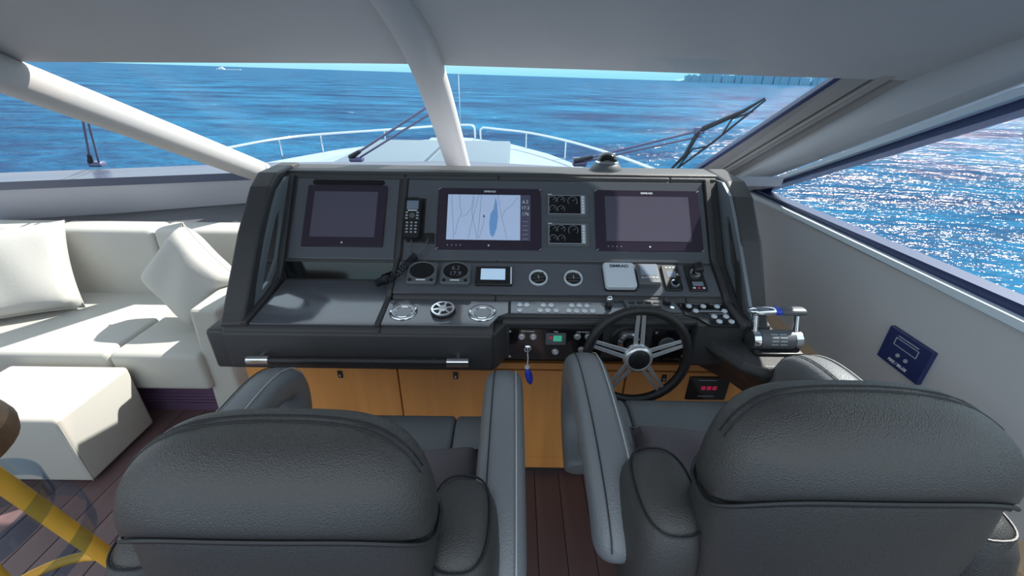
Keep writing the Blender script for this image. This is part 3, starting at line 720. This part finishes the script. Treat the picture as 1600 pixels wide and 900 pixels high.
b = B(); lathe(b, [(.022, .016), (.042, .014), (.040, .024), (.022, .028)], 32); obj('ring', b, 'chrome', t2, smooth=True)
# ---- throttle on the pod
t = thing('throttle_control', 'chrome twin-lever throttle with blue-banded top grip on the starboard pod', 'throttle', (.955, 1.30, .932))
b = B(); box(b, (.955, 1.30, .938), (.20, .13, .014), bev=.005); obj('base', b, 'black_plastic', t, smooth=True)
b = B(); tube(b, [(.885, 1.30, .972), (1.025, 1.30, .972)], .042, 26); obj('drum', b, 'grey_plastic', t, smooth=40)
for x in (.868, 1.042):
    b = B(); tube(b, [(x-.017, 1.30, .972), (x-.014, 1.30, .972), (x+.014, 1.30, .972), (x+.017, 1.30, .972)], [.030, .041, .041, .030], 26); obj('drum_cap', b, 'chrome', t, smooth=40)
    b = B(); loft(b, [[(x+a, 1.30+(z-.972)*.32+c, z) for a, c in sup(wx, wy, 12, 3)] for z, wx, wy in ((.985, .014, .022), (1.03, .011, .017), (1.075, .010, .014))]); obj('lever', b, 'chrome', t, smooth=True)
for x0, x1, m in ((.842, .945, 'chrome'), (.965, 1.068, 'grey_plastic')):
    b = B(); loft(b, [[(x, 1.34+c, 1.088+d_) for c, d_ in sup(.026*s, .015*s, 14, 2.5)] for x, s in ((x0, .5), (x0+.012, .9), (x0+.03, 1), (x1-.01, 1), (x1, .9))]); obj('grip', b, m, t, smooth=True)
b = B(); loft(b, [[(x, 1.34+c, 1.088+d_) for c, d_ in sup(.0255, .0145, 14, 2.5)] for x in (.944, .966)]); obj('grip_band', b, 'blue_float', t, smooth=True)
for k in range(4):
    for sx_ in (-1, 1):
        an = R(62-k*20); b = B(); box(b, (.955+sx_*.018, 1.30-.0424*math.cos(an), .972+.0424*math.sin(an)), (.028, .0012, .005), Matrix.Rotation(-an+R(0), 3, 'X')); obj('key_mark', b, 'print_grey', t)
t.location = (.885, 1.20, .932)
t.scale = (.80, .80, .80)
b = B(); box(b, (.80, 1.275, .934), (.045, .055, .005), Matrix.Rotation(R(25), 3, 'Z')); q = thing('pod_badge', 'small dark square plate with a pale frame beside the throttle', 'plate', (.80, 1.275, .932)); obj('plate', b, 'black_plastic', q)
b = B(); L = [(-.016, -.020), (.016, -.020), (.016, .020), (-.016, .020)]; Mr = Matrix.Translation((.80, 1.275, .937)) @ Matrix.Rotation(R(25), 4, 'Z')
loft(b, [[Mr @ Vector((x, y, 0)) for x, y in L], [Mr @ Vector((x, y, .001)) for x, y in L], [Mr @ Vector((x*.75, y*.8, .001)) for x, y in L], [Mr @ Vector((x*.75, y*.8, 0)) for x, y in L]], closed=True); obj('frame', b, 'print_white', q)
# ---- compass on the ledge
t = thing('compass', 'domed dark compass on the ledge above the console', 'compass', (.40, 1.86, 1.393))
M0 = Matrix.Translation((.40, 1.86, 1.392))
b = B(); lathe(b, [(0, 0), (.066, 0), (.064, .010), (.050, .026), (.046, .030), (0, .030)], 30, M0); obj('base', b, 'grey_plastic', t, smooth=True)
b = B(); lathe(b, [(.044, .028), (.043, .044), (.034, .060), (.018, .070), (0, .073)], 28, M0); obj('dome', b, 'gloss_black', t, smooth=True)
b = B(); lathe(b, [(.045, .028), (.049, .032), (.045, .038)], 30, M0); obj('ring', b, 'chrome', t, smooth=True)

# ---- cabinet below the console
cab = thing('helm_cabinet', 'orange wood cabinet under the helm console with push latches', 'cabinet', (0, 1.5, 0))
b = B(); box(b, (.01, 1.68, .34), (2.28, .42, .56)); obj('carcass', b, 'orange_wood', cab)
b = B(); box(b, (.01, 1.67, .02), (2.28, .41, .04)); obj('plinth', b, 'joint', cab)
b = B(); box(b, (.01, 1.461, .075), (2.28, .018, .07)); obj('kickboard', b, 'orange_wood', cab)
doors = [(-1.00, -.487, -.731), (-.481, -.030, -.237), (-.024, .488, None), (.495, 1.10, .655)]
for x0, x1, lx in doors:
    b = B(); box(b, ((x0+x1)/2, 1.458, .372), (x1-x0, .022, .515), bev=.002, seg=1); d_ = obj('door', b, 'orange_wood', cab)
    if lx is not None:
        b = B(); plate(b, 0, 0, .020, .036, 0, .004, .003)
        bmesh.ops.transform(b, matrix=frame((0, 1.447, 0), 90, lx, .60), verts=b.verts); lt = obj('latch', b, 'black_plastic', d_)
        b = B(); lathe(b, [(0, .007), (.004, .007), (.005, .004), (0, .004)], 10, frame((0, 1.447, 0), 90, lx, .595) @ Matrix.Diagonal((1, 1.8, 1, 1))); obj('latch_button', b, 'chrome', d_, smooth=True)
b = B(); box(b, (-1.068, 1.458, .372), (.125, .022, .515), bev=.002, seg=1); obj('end_panel', b, 'orange_wood', cab)
b = B(); box(b, (0, 1.455, .655), (2.26, .02, .03)); obj('top_rail', b, 'orange_wood', cab)
t = thing('louvre', 'small dark louvred vent set in the cabinet end panel', 'vent', matrix=frame((0, 1.447, 0), 90, -1.065, .535))
b = B(); plate(b, 0, 0, .085, .085, 0, .005, .004); obj('plate', b, 'black_plastic', t)
for k in range(4):
    b = B(); box(b, (0, -.027+k*.018, .007), (.065, .010, .003), Matrix.Rotation(R(25), 3, 'X')); obj('slat', b, 'purple_wood', t)
t = thing('chain_counter', 'black panel with red digits low on the cabinet right of the wheel', 'control panel', matrix=frame((0, 1.447, 0), 90, .852, .548))
b = B(); plate(b, 0, 0, .175, .125, 0, .006, .006, .002); obj('plate', b, 'gloss_black', t)
for k in range(3):
    b = B(); plate(b, -.020+k*.024, .005, .018, .020, .006, .0075, .002); obj('digit', b, 'red_led', t)
b = B(); box(b, (-.01, .046, .0063), (.08, .004, .0006)); obj('caption_line', b, 'print_grey', t)
b = B(); box(b, (0, -.040, .0063), (.07, .003, .0006)); obj('caption_line', b, 'print_grey', t)
# ---- fire panel on the starboard wall
mw = Matrix(((0, 0, -1, 1.25), (-1, 0, 0, 1.104), (0, 1, 0, .978), (0, 0, 0, 1)))
t = thing('fire_panel', 'dark blue fire and bilge alarm panel on the starboard wall', 'alarm panel', matrix=mw)
b = B(); plate(b, 0, 0, .158, .118, 0, .014, .003, .002); obj('case', b, 'blue_panel', t, smooth=30)
b = B(); L = rrect(.085, .026, .001, 1)
loft(b, [[(x-.0, y+.024, .014) for x, y in L], [(x, y+.024, .0152) for x, y in L], [(x*.94, y*.82+.024, .0152) for x, y in L], [(x*.94, y*.82+.024, .014) for x, y in L]], closed=True); obj('display_frame', b, 'print_grey', t)
b = B(); box(b, (0, .044, .0145), (.075, .003, .001)); obj('caption_line', b, 'print_grey', t)
for x in (-.012, .018):
    b = B(); lathe(b, [(0, .017), (.006, .017), (.0065, .014), (0, .014)], 14, Matrix.Translation((x, -.014, 0))); obj('button', b, 'print_grey', t, smooth=True)
tx = text(t, 'FIRE / BILGE', .0135, -.002, -.042, .0143, 'print_white', bold=.0004)
for v in tx.data.vertices: v.co.x += .25*(v.co.y+.042)

# ================================================================== SEATS
def sect(cx, cy, z, a, bb, e_=3.2, n=28): return [(cx+x, cy+y, z) for x, y in sup(a, bb, n, e_)]
def seat(x0, dz, label):
    t = thing('pilot_chair', label, 'chair', (x0, .75, 0), group=None)
    ox = x0
    # headrest section
    hs = [(1.165, .236, .440, .076), (1.185, .246, .438, .084), (1.205, .238, .444, .086), (1.225, .218, .455, .082), (1.243, .194, .466, .073), (1.256, .170, .473, .061), (1.264, .138, .478, .043), (1.267, .07, .48, .02)]
    def sag(x): return -.07*min(1, abs(x)/.24)**4
    b = B(); loft(b, [[(x, y, zz+(sag(x-ox) if i < 2 else sag(x-ox)*.4 if i == 2 else 0)) for x, y, zz in sect(ox, c, z+dz, a, d_, 2.9)] for i, (z, a, c, d_) in enumerate(hs)]); bvh = BVHTree.FromBMesh(b); h = obj('headrest', b, 'black_leather', t, smooth=True, sub=1)
    for z, a, c, d_ in ((1.168, .2385, .440, .0785), (1.179, .244, .4385, .083)):
        b = B(); tube(b, [(ox+x, c+y, z+dz+sag(x)) for x, y in sup(a, d_, 60, 2.9)], .0035, 6, closed=True); obj('seam', b, 'stitch', h, smooth=True)
    for yo in (.505, .492):
        P = []
        for k in range(41):
            x = -.222+.444*k/40; y = yo-.045*(abs(x)/.22)**2.5
            hit = bvh.ray_cast(Vector((ox+x, y, 2)), Vector((0, 0, -1)))
            if hit[0] is not None: P.append(hit[0]+Vector((0, 0, -.0012)))
        b = B(); tube(b, P, .0022, 6); obj('seam', b, 'stitch', h, smooth=True)
    # lower back
    ls = [(.70, .20, .48, .07), (.80, .235, .455, .085), (.95, .240, .442, .088), (1.08, .236, .440, .082), (1.14, .228, .440, .076), (1.19, .215, .442, .065)]
    b = B(); loft(b, [sect(ox, c, z+dz, a, d_, 3.2) for z, a, c, d_ in ls]); obj('backrest', b, 'black_leather', t, smooth=True, sub=1)
    for s in (-1, 1):
        bs = [(.70, .235, .47, .05, .10), (.80, .272, .485, .068, .120), (.92, .276, .488, .068, .120), (1.0, .272, .49, .064, .11), (1.038, .264, .495, .052, .088), (1.052, .256, .497, .03, .055)]
        b = B(); loft(b, [sect(ox+s*cx, cy, z+dz, a, d_, 2.8, 20) for z, cx, cy, a, d_ in bs]); bo = obj('side_bolster', b, 'black_leather', t, smooth=True, sub=1)
        b = B(); tube(b, [(ox+s*.2645+x, -.0+.4945+y, 1.030+dz) for x, y in sup(.0555, .0945, 36, 2.8)], .0025, 6, closed=True); obj('seam', b, 'stitch', bo, smooth=True)
        # padded arm loop
        path = spline([(.44, .885), (.52, .925), (.66, .952), (.82, .958), (.94, .945), (1.01, .905), (1.025, .84), (1.0, .76), (.93, .69), (.84, .66)], 4)
        path = [Vector((p[0], p[1])) for p in [(q.x, q.y) for q in [Vector((a, c, 0)) for a, c in [(v.x, v.y) for v in spline([(p_[0], p_[1], 0) for p_ in ((.44, .885), (.52, .925), (.66, .952), (.82, .958), (.94, .945), (1.01, .905), (1.025, .84), (1.0, .76), (.93, .69), (.84, .66))], 4)]]]]
        b = B(); L = []; k = len(path); tops = []
        for i, p in enumerate(path):
            tn = (path[min(i+1, k-1)]-path[max(i-1, 0)]).normalized(); nn = Vector((-tn.y, tn.x))
            hh = (.050 if i < k-8 else .038)*(1, .55, .85)[(i == 0)+2*(i == 1)]; ww = .056*(1, .5, .85)[(i == 0)+2*(i == 1)]
            L.append([(ox+s*.335+a, p.x+nn.x*c, p.y+nn.y*c+dz) for a, c in sup(ww, hh, 18, 2.7)])
            tops.append(p+nn*hh*.93)
        loft(b, L); ar = obj('arm', b, 'arm_leather', t, smooth=True, sub=1)
        for off in (-.028, .034):
            b = B(); tube(b, [(ox+s*.335+off, p.x, p.y+dz+.0018) for p in tops[1:k-9]], .0016, 5); obj('seam', b, 'stitch_light' if off > 0 else 'stitch', ar, smooth=True)
    # cushion with a rolled front
    yz_ = [(.54, .60), (.54, .735), (.70, .752), (.90, .772), (.98, .778), (1.035, .765), (1.06, .72), (1.05, .66), (1.0, .60)]
    for xa, xb, m, nm in ((-.18, .18, 'seat_leather', 'cushion'), (-.278, -.182, 'arm_leather', 'cushion_side'), (.182, .278, 'arm_leather', 'cushion_side')):
        b = B(); prism(b, yz_, ox+xa, ox+xb, lambda a, c, d: (d, a, c+dz)); obj(nm, b, m, t, smooth=40, bevel=.012)
    b = B(); box(b, (ox, .78, .575+dz), (.50, .50, .06), bev=.02, seg=3); obj('seat_pan', b, 'black_plastic', t, smooth=True)
    b = B(); tube(b, [(ox, .76, .03), (ox, .76, .56+dz)], .05, 20); obj('pedestal', b, 'steel', t, smooth=40)
    b = B(); lathe(b, [(0, 0), (.20, 0), (.20, .012), (.17, .028), (.05, .035), (0, .035)], 32, Matrix.Translation((ox, .76, 0))); obj('base', b, 'steel', t, smooth=40)
    return t
seat(-.355, 0, 'dark leather helm seat beside the cream sofa')
seat(.552, .04, 'dark leather helm seat facing the steering wheel').location.y += .04
def pillow(name, M, a, c, th, m, label, cat='pillow', e_=.35, group=None):
    b = B(); N = 16; G = [[], []]
    for s in (0, 1):
        for i in range(N+1):
            row = []
            for j in range(N+1):
                u, v = -1+2*i/N, -1+2*j/N
                pin = 1-.07*(1-abs(u)**2)*abs(v)**3-.0; pin2 = 1-.07*(1-abs(v)**2)*abs(u)**3
                z = th*((1-u**4)*(1-v**4))**e_*(1 if s else -1)
                z += .010*math.sin(5*u+2*v)*(1-u*u)*(1-v*v)
                row.append(b.verts.new(M @ Vector((u*a*pin2, v*c*pin, z))))
            G[s].append(row)
    for s in (0, 1):
        for i in range(N):
            for j in range(N): b.faces.new((G[s][i][j], G[s][i+1][j], G[s][i+1][j+1], G[s][i][j+1]))
    bmesh.ops.remove_doubles(b, verts=b.verts, dist=.0008)
    t = thing(name, label, cat, M.translation - Vector((0, 0, .1)), group)
    o = obj('cover', b, m, t, smooth=True)
    b = B(); P = []
    for u, v in [(-1+2*i/N, -1) for i in range(N)]+[(1, -1+2*i/N) for i in range(N)]+[(1-2*i/N, 1) for i in range(N)]+[(-1, 1-2*i/N) for i in range(N)]:
        pin = 1-.07*(1-abs(u)**2)*abs(v)**3; pin2 = 1-.07*(1-abs(v)**2)*abs(u)**3
        P.append(M @ Vector((u*a*pin2, v*c*pin, 0)))
    tube(b, P, .003, 5, closed=True); obj('piping', b, m, t, smooth=True)
    return t
def PM(loc, rx=0, ry=0, rz=0): return Matrix.Translation(loc) @ Matrix.Rotation(R(rz), 4, 'Z') @ Matrix.Rotation(R(ry), 4, 'Y') @ Matrix.Rotation(R(rx), 4, 'X')
pillow('seat_pillow', PM((-.195, .715, .830), 10, 0, 8), .125, .095, .055, 'grey_cloth', 'plum grey cloth pillow on the helm seat beside the sofa')
pillow('seat_pillow', PM((.470, .755, .870), 11, 0, -8), .155, .095, .053, 'grey_cloth', 'plum grey cloth pillow on the helm seat facing the wheel')

# ================================================================== SOFA CORNER
so = thing('sofa', 'cream leather corner sofa below the port windscreen', 'sofa', (-2.4, 2.2, 0))
def cush(name, x0, x1, y0, y1, z0, z1, bev=.03, m='cream_leather', lean=0):
    b = B(); box(b, ((x0+x1)/2, (y0+y1)/2, (z0+z1)/2), (x1-x0, y1-y0, z1-z0), bev=bev, seg=4)
    if lean:
        for v in b.verts: v.co.y += lean*(v.co.z-z0)
    return obj(name, b, m, so, smooth=50)
cush('seat_cushion', -3.42, -2.082, 1.77, 2.50, .22, .45)
cush('seat_cushion', -2.076, -1.60, 1.765, 2.50, .22, .45)
for x0, x1 in ((-3.42, -2.90), (-2.895, -2.24), (-2.235, -1.50)):
    cush('back_cushion', x0, x1, 2.44, 2.63, .40, .875, .035, lean=.08)
b = B(); box(b, (-2.5, 2.16, .11), (1.8, .60, .22)); obj('plinth', b, 'purple_wood', so)
for k in range(4):
    b = B(); box(b, (-2.5, 1.856, .05+k*.022), (1.79, .012, .012), bev=.003); obj('plinth_rib', b, 'purple_wood', so)
b = B(); loft(b, [[(-1.60-.05*(1-z/.7), y, z) if i in (0, 3) else (-1.455-.03*(1-z/.7), y, z) for i, y in enumerate((1.80, 1.80, 2.5, 2.5))] for z in (.0, .35, .66, .70)]); obj('arm', b, 'cream_leather', so, bevel=.022)
pillow('scatter_pillow', PM((-2.92, 2.20, .70), 62, 0, 28), .30, .27, .10, 'cream_cloth', 'cream scatter pillow slumped against the sofa back corner', 'pillow')
pillow('scatter_pillow', PM((-1.80, 2.13, .72), 70, 40, -22), .215, .215, .10, 'cream_cloth', 'cream scatter pillow standing on its corner against the sofa arm', 'pillow')
t = thing('pouf', 'cream leather cube footstool in front of the sofa', 'footstool', (-2.25, 1.58, 0))
b = B(); box(b, (-2.255, 1.545, .213), (.60, .385, .385), bev=.022, seg=4); obj('cover', b, 'cream_leather', t, smooth=50)
b = B(); box(b, (-2.255, 1.545, .012), (.52, .32, .024)); obj('base', b, 'joint', t)
b = B(); tube(b, [(-1.9575, 1.3575, z) for z in (.03, .39)], .0025, 5); tube(b, [(-1.9615, 1.375, .3985), (-1.9615, 1.72, .3985)], .0025, 5); obj('seam', b, 'cream_cloth', t, smooth=True)
# ---- stool in the near corner
t = thing('bar_stool', 'bar stool with a round brown wooden top and yellow legs', 'stool', (-1.06, .50, 0))
b = B(); lathe(b, [(0, 0), (.155, 0), (.172, .008), (.176, .03), (.170, .052), (.155, .060), (.0, .056)], 40, Matrix.Translation((-1.19, .56, 1.045))); obj('top', b, 'brown_wood', t, smooth=40)
b = B(); lathe(b, [(.140, .0585), (.146, .062), (.152, .0585)], 40, Matrix.Translation((-1.19, .56, 1.045))); obj('top_ring', b, 'brown_wood', t, smooth=True)
for k in range(4):
    a = R(-20+90*k); p0 = Vector((-1.19+.085*math.cos(a), .55+.085*math.sin(a), 1.05)); p1 = Vector((-1.19+.27*math.cos(a), .55+.27*math.sin(a), 0.0))
    b = B(); tube(b, [p0, p0.lerp(p1, .5), p1], [.019, .020, .017], 16); obj('leg', b, 'yellow_wood', t, smooth=True)
b = B(); tube(b, [(-1.19+.185*math.cos(2*math.pi*i/40), .55+.185*math.sin(2*math.pi*i/40), .50) for i in range(40)], .013, 10, closed=True); obj('foot_ring', b, 'yellow_wood', t, smooth=True)
for z, r in ((.86, .165), (.74, .20)):
    b = B(); n = 48
    loft(b, [[(-1.19+(r+q)*math.cos(2*math.pi*i/n), .55+(r+q)*math.sin(2*math.pi*i/n), z+dz) for q, dz in ((0, 0), (.003, 0), (.003, .055), (0, .055))] for i in range(n)], closed=True)
    o = obj('clear_band', b, 'acrylic', t, smooth=40); o['label'] = 'clear acrylic band'

# ================================================================== OUTSIDE: FOREDECK
dk = thing('foredeck', 'pale foredeck of the yacht with a raised coachroof', 'boat deck', (-1, 5, .4))
cx = -1.0
out = [(-3.55, 2.9), (-3.62, 4.5), (-3.45, 5.9), (-2.85, 7.2), (-1.9, 8.3), (-1.0, 8.85), (-.15, 8.2), (.55, 7.0), (1.0, 5.8), (1.32, 4.4), (1.45, 3.0), (1.5, 2.6), (.6, 2.8), (-1.6, 3.2)]
b = B(); loft(b, [[(cx+(x-cx)*.9, y*.97, -2.0) for x, y in out], [(x, y, .56) for x, y in out], [(x, y, .64) for x, y in out]]); obj('deck', b, 'gelcoat', dk)
b = B(); loft(b, [[(x, y, z) for x, y in ((cx+(x_-cx)*s, 5.3+(y_-5.3)*s) for x_, y_ in ((-2.55, 3.15), (-2.55, 5.2), (-2.2, 6.6), (-1.5, 7.5), (-.7, 7.5), (-.05, 6.6), (.35, 5.2), (.5, 3.1)))] for s, z in ((1, .62), (1, .70), (.96, .77), (.88, .80))]); obj('coachroof', b, 'gelcoat', dk, smooth=40)
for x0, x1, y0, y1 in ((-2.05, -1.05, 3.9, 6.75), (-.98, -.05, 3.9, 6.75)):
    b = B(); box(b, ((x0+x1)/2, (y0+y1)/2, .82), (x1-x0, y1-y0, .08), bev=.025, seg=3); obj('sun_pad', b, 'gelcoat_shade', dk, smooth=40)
b = B(); box(b, (-1.0, 7.05, .81), (.7, .4, .05), bev=.015); obj('hatch', b, 'gelcoat', dk, smooth=40)
for x in (-2.9, .75):
    b = B(); box(b, (x, 4.6, .66), (.28, .10, .06), bev=.02); obj('cleat', b, 'steel', dk, smooth=40)
def Zp(p): return Vector(p)
rails = thing('bow_rail', 'polished steel bow rail running round the foredeck', 'rail', (-1, 6, .64))
K = .85/.65
Lp = [(-2.799, 3.709), (-2.72, 4.3), (-2.588, 4.87), (-2.305, 5.294), (-1.69, 5.823), (-1.038, 6.42), (-.80, 6.55), (-.62, 6.55)]
Rp = [(-.43, 6.25), (-.25, 6.10), (.164, 5.734), (.592, 4.999), (.939, 4.079), (1.126, 3.326)]
for P, st in ((Lp, (2, 3, 4, 5)), (Rp, (2, 3, 4))):
    Q = [Vector((x*K, y*K, .90)) for x, y in P]
    first = Q[0] if P is Rp else None
    b = B(); pts = spline(Q, 6)
    if P is Lp: pts = pts+[Vector((Q[-1].x+.06, Q[-1].y-.02, .86)), Vector((Q[-1].x+.07, Q[-1].y-.02, .64))]
    else: pts = [Vector((Q[0].x-.05, Q[0].y+.02, .64)), Vector((Q[0].x-.05, Q[0].y+.02, .86))]+pts
    tube(b, pts, .019, 8); obj('top_rail', b, 'chrome', rails, smooth=True)
    for i in st:
        b = B(); tube(b, [Q[i], (Q[i].x, Q[i].y-.0, .62)], .016, 8); obj('stanchion', b, 'chrome', rails, smooth=True)
b = B(); tube(b, [(-1.02, 8.55, .62), (-1.02, 8.60, 1.75)], [.014, .008], 8); b2 = thing('jackstaff', 'thin bare jackstaff at the bow', 'pole', (-1.02, 8.55, .62)); obj('staff', b, 'chrome', b2, smooth=True)
b = B(); lathe(b, [(0, 0), (.02, .01), (.02, .03), (0, .04)], 10, Matrix.Translation((-1.02, 8.60, 1.74))); obj('cap', b, 'chrome', b2, smooth=True)
# ---- wipers
def wiper(label, a0, a1, blade, name='windscreen_wiper'):
    t = thing(name, label, 'wiper', a0)
    off = (Vector(blade[1])-Vector(blade[0])).normalized()*.03 if blade else Vector((.05, 0, -.012))
    b = B(); tube(b, [Vector(a0), Vector(a1)], .0075, 8); obj('arm', b, 'wiper_metal', t, smooth=True)
    b = B(); tube(b, [Vector(a0)+Vector((.055, 0, -.004)), Vector(a1)+Vector((.02, 0, -.03))], .0065, 8); obj('arm', b, 'wiper_metal', t, smooth=True)
    b = B(); box(b, Vector(a0)+Vector((.02, .02, -.02)), (.09, .06, .035), bev=.012, seg=3); obj('pivot', b, 'wiper_metal', t, smooth=True)
    d0 = (Vector(a1)-Vector(a0)).normalized()
    b = B(); tube(b, [Vector(a0)-d0*.02, Vector(a0)+d0*.10], [.018, .012], 10); obj('sleeve', b, 'rubber', t, smooth=True)
    if blade:
        p, q = Vector(blade[0]), Vector(blade[1]); m_ = Vector(a1)
        dn = Vector((.012, -.01, -.028))
        b = B(); tube(b, [p+dn, p.lerp(q, .5)+dn*1.1, q+dn*.7], [.005, .007, .005], 6); obj('blade', b, 'rubber', t, smooth=True)
        b = B(); tube(b, [p+dn*.6, p.lerp(q, .22)-dn*.1, m_, p.lerp(q, .8)-dn*.1, q+dn*.4], [.005, .011, .016, .011, .005], 8); obj('blade_bridge', b, 'rubber', t, smooth=True)
        b = B(); tube(b, [p.lerp(q, .12)+dn, p.lerp(q, .3)-dn*.2, p.lerp(q, .42)+dn], .005, 6); tube(b, [p.lerp(q, .58)+dn, p.lerp(q, .7)-dn*.2, p.lerp(q, .88)+dn], .005, 6); obj('blade_claw', b, 'rubber', t, smooth=True)
        b = B(); box(b, m_, (.06, .03, .04), bev=.008); obj('joint', b, 'wiper_metal', t)
    return t
wiper('long wiper with its dark blade raised across the starboard windscreen', (.40, 2.74, 1.275), (1.08, 2.62, 1.475), ((.915, 2.60, 1.245), (1.37, 2.55, 1.665)))
wiper('twin-arm wiper reaching up behind the padded centre post', (-1.06, 2.86, 1.265), (-.42, 2.42, 1.62), None)
wiper('twin-arm wiper standing outside the port windscreen', (-2.86, 2.92, 1.20), (-2.50, 2.62, 1.52), None)

# ================================================================== FAR SHORE
def far(px_ratio, dist): return px_ratio*dist, dist
DIST = 3000
b = B(); L = []
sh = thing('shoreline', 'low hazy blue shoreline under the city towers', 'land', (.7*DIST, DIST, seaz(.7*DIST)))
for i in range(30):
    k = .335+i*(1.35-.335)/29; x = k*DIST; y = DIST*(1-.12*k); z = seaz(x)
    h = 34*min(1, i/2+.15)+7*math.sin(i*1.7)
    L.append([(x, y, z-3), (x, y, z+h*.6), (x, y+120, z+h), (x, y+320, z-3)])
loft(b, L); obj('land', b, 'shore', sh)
spec = [(.352, 26, 34), (.366, 30, 42), (.381, 34, 78), (.392, 20, 84), (.407, 34, 46), (.428, 40, 50), (.447, 30, 44), (.468, 40, 52), (.486, 26, 48), (.503, 34, 60), (.520, 30, 96), (.534, 26, 72), (.552, 40, 58), (.572, 34, 50), (.592, 30, 80), (.607, 36, 74), (.63, 44, 48), (.655, 34, 56), (.68, 40, 82), (.70, 30, 64), (.73, 44, 58), (1.02, 40, 60), (1.06, 34, 84), (1.10, 44, 52), (1.15, 40, 70)]
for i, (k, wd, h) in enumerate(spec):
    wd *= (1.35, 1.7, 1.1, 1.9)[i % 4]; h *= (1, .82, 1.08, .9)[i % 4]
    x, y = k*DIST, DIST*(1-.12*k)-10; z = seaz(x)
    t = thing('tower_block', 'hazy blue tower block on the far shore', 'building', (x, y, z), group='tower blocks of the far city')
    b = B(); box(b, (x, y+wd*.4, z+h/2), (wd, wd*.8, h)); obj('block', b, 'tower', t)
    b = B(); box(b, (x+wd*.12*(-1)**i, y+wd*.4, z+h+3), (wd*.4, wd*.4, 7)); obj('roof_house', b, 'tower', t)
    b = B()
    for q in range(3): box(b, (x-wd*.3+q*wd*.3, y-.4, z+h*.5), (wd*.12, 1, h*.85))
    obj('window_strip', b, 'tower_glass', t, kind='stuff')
# ---- small boat far off
bx, by = -640*.62, 640; bz = seaz(bx)
t = thing('distant_motorboat', 'tiny white motorboat with a wake near the horizon', 'boat', (bx, by, bz))
b = B(); loft(b, [[(bx+x, by+y*s, bz+z) for x, y in ((-6, 0), (-4.5, -1.6), (5, -1.8), (5, 1.8), (-4.5, 1.6))] for s, z in ((.7, -.2), (1, 1.6))]); obj('hull', b, 'foam', t)
b = B(); loft(b, [[(bx+x, by+y, bz+z) for x, y in ((-2+s, -1.2), (3, -1.2), (3, 1.2), (-2+s, 1.2))] for s, z in ((0, 1.6), (1.2, 3.2))]); obj('cabin', b, 'foam', t)
b = B(); box(b, (bx+16, by, bz+.2), (22, 3, .5), bev=.2); obj('wake', b, 'foam', t)
for o in bpy.data.objects:
    if '_w' in o: del o['_w']
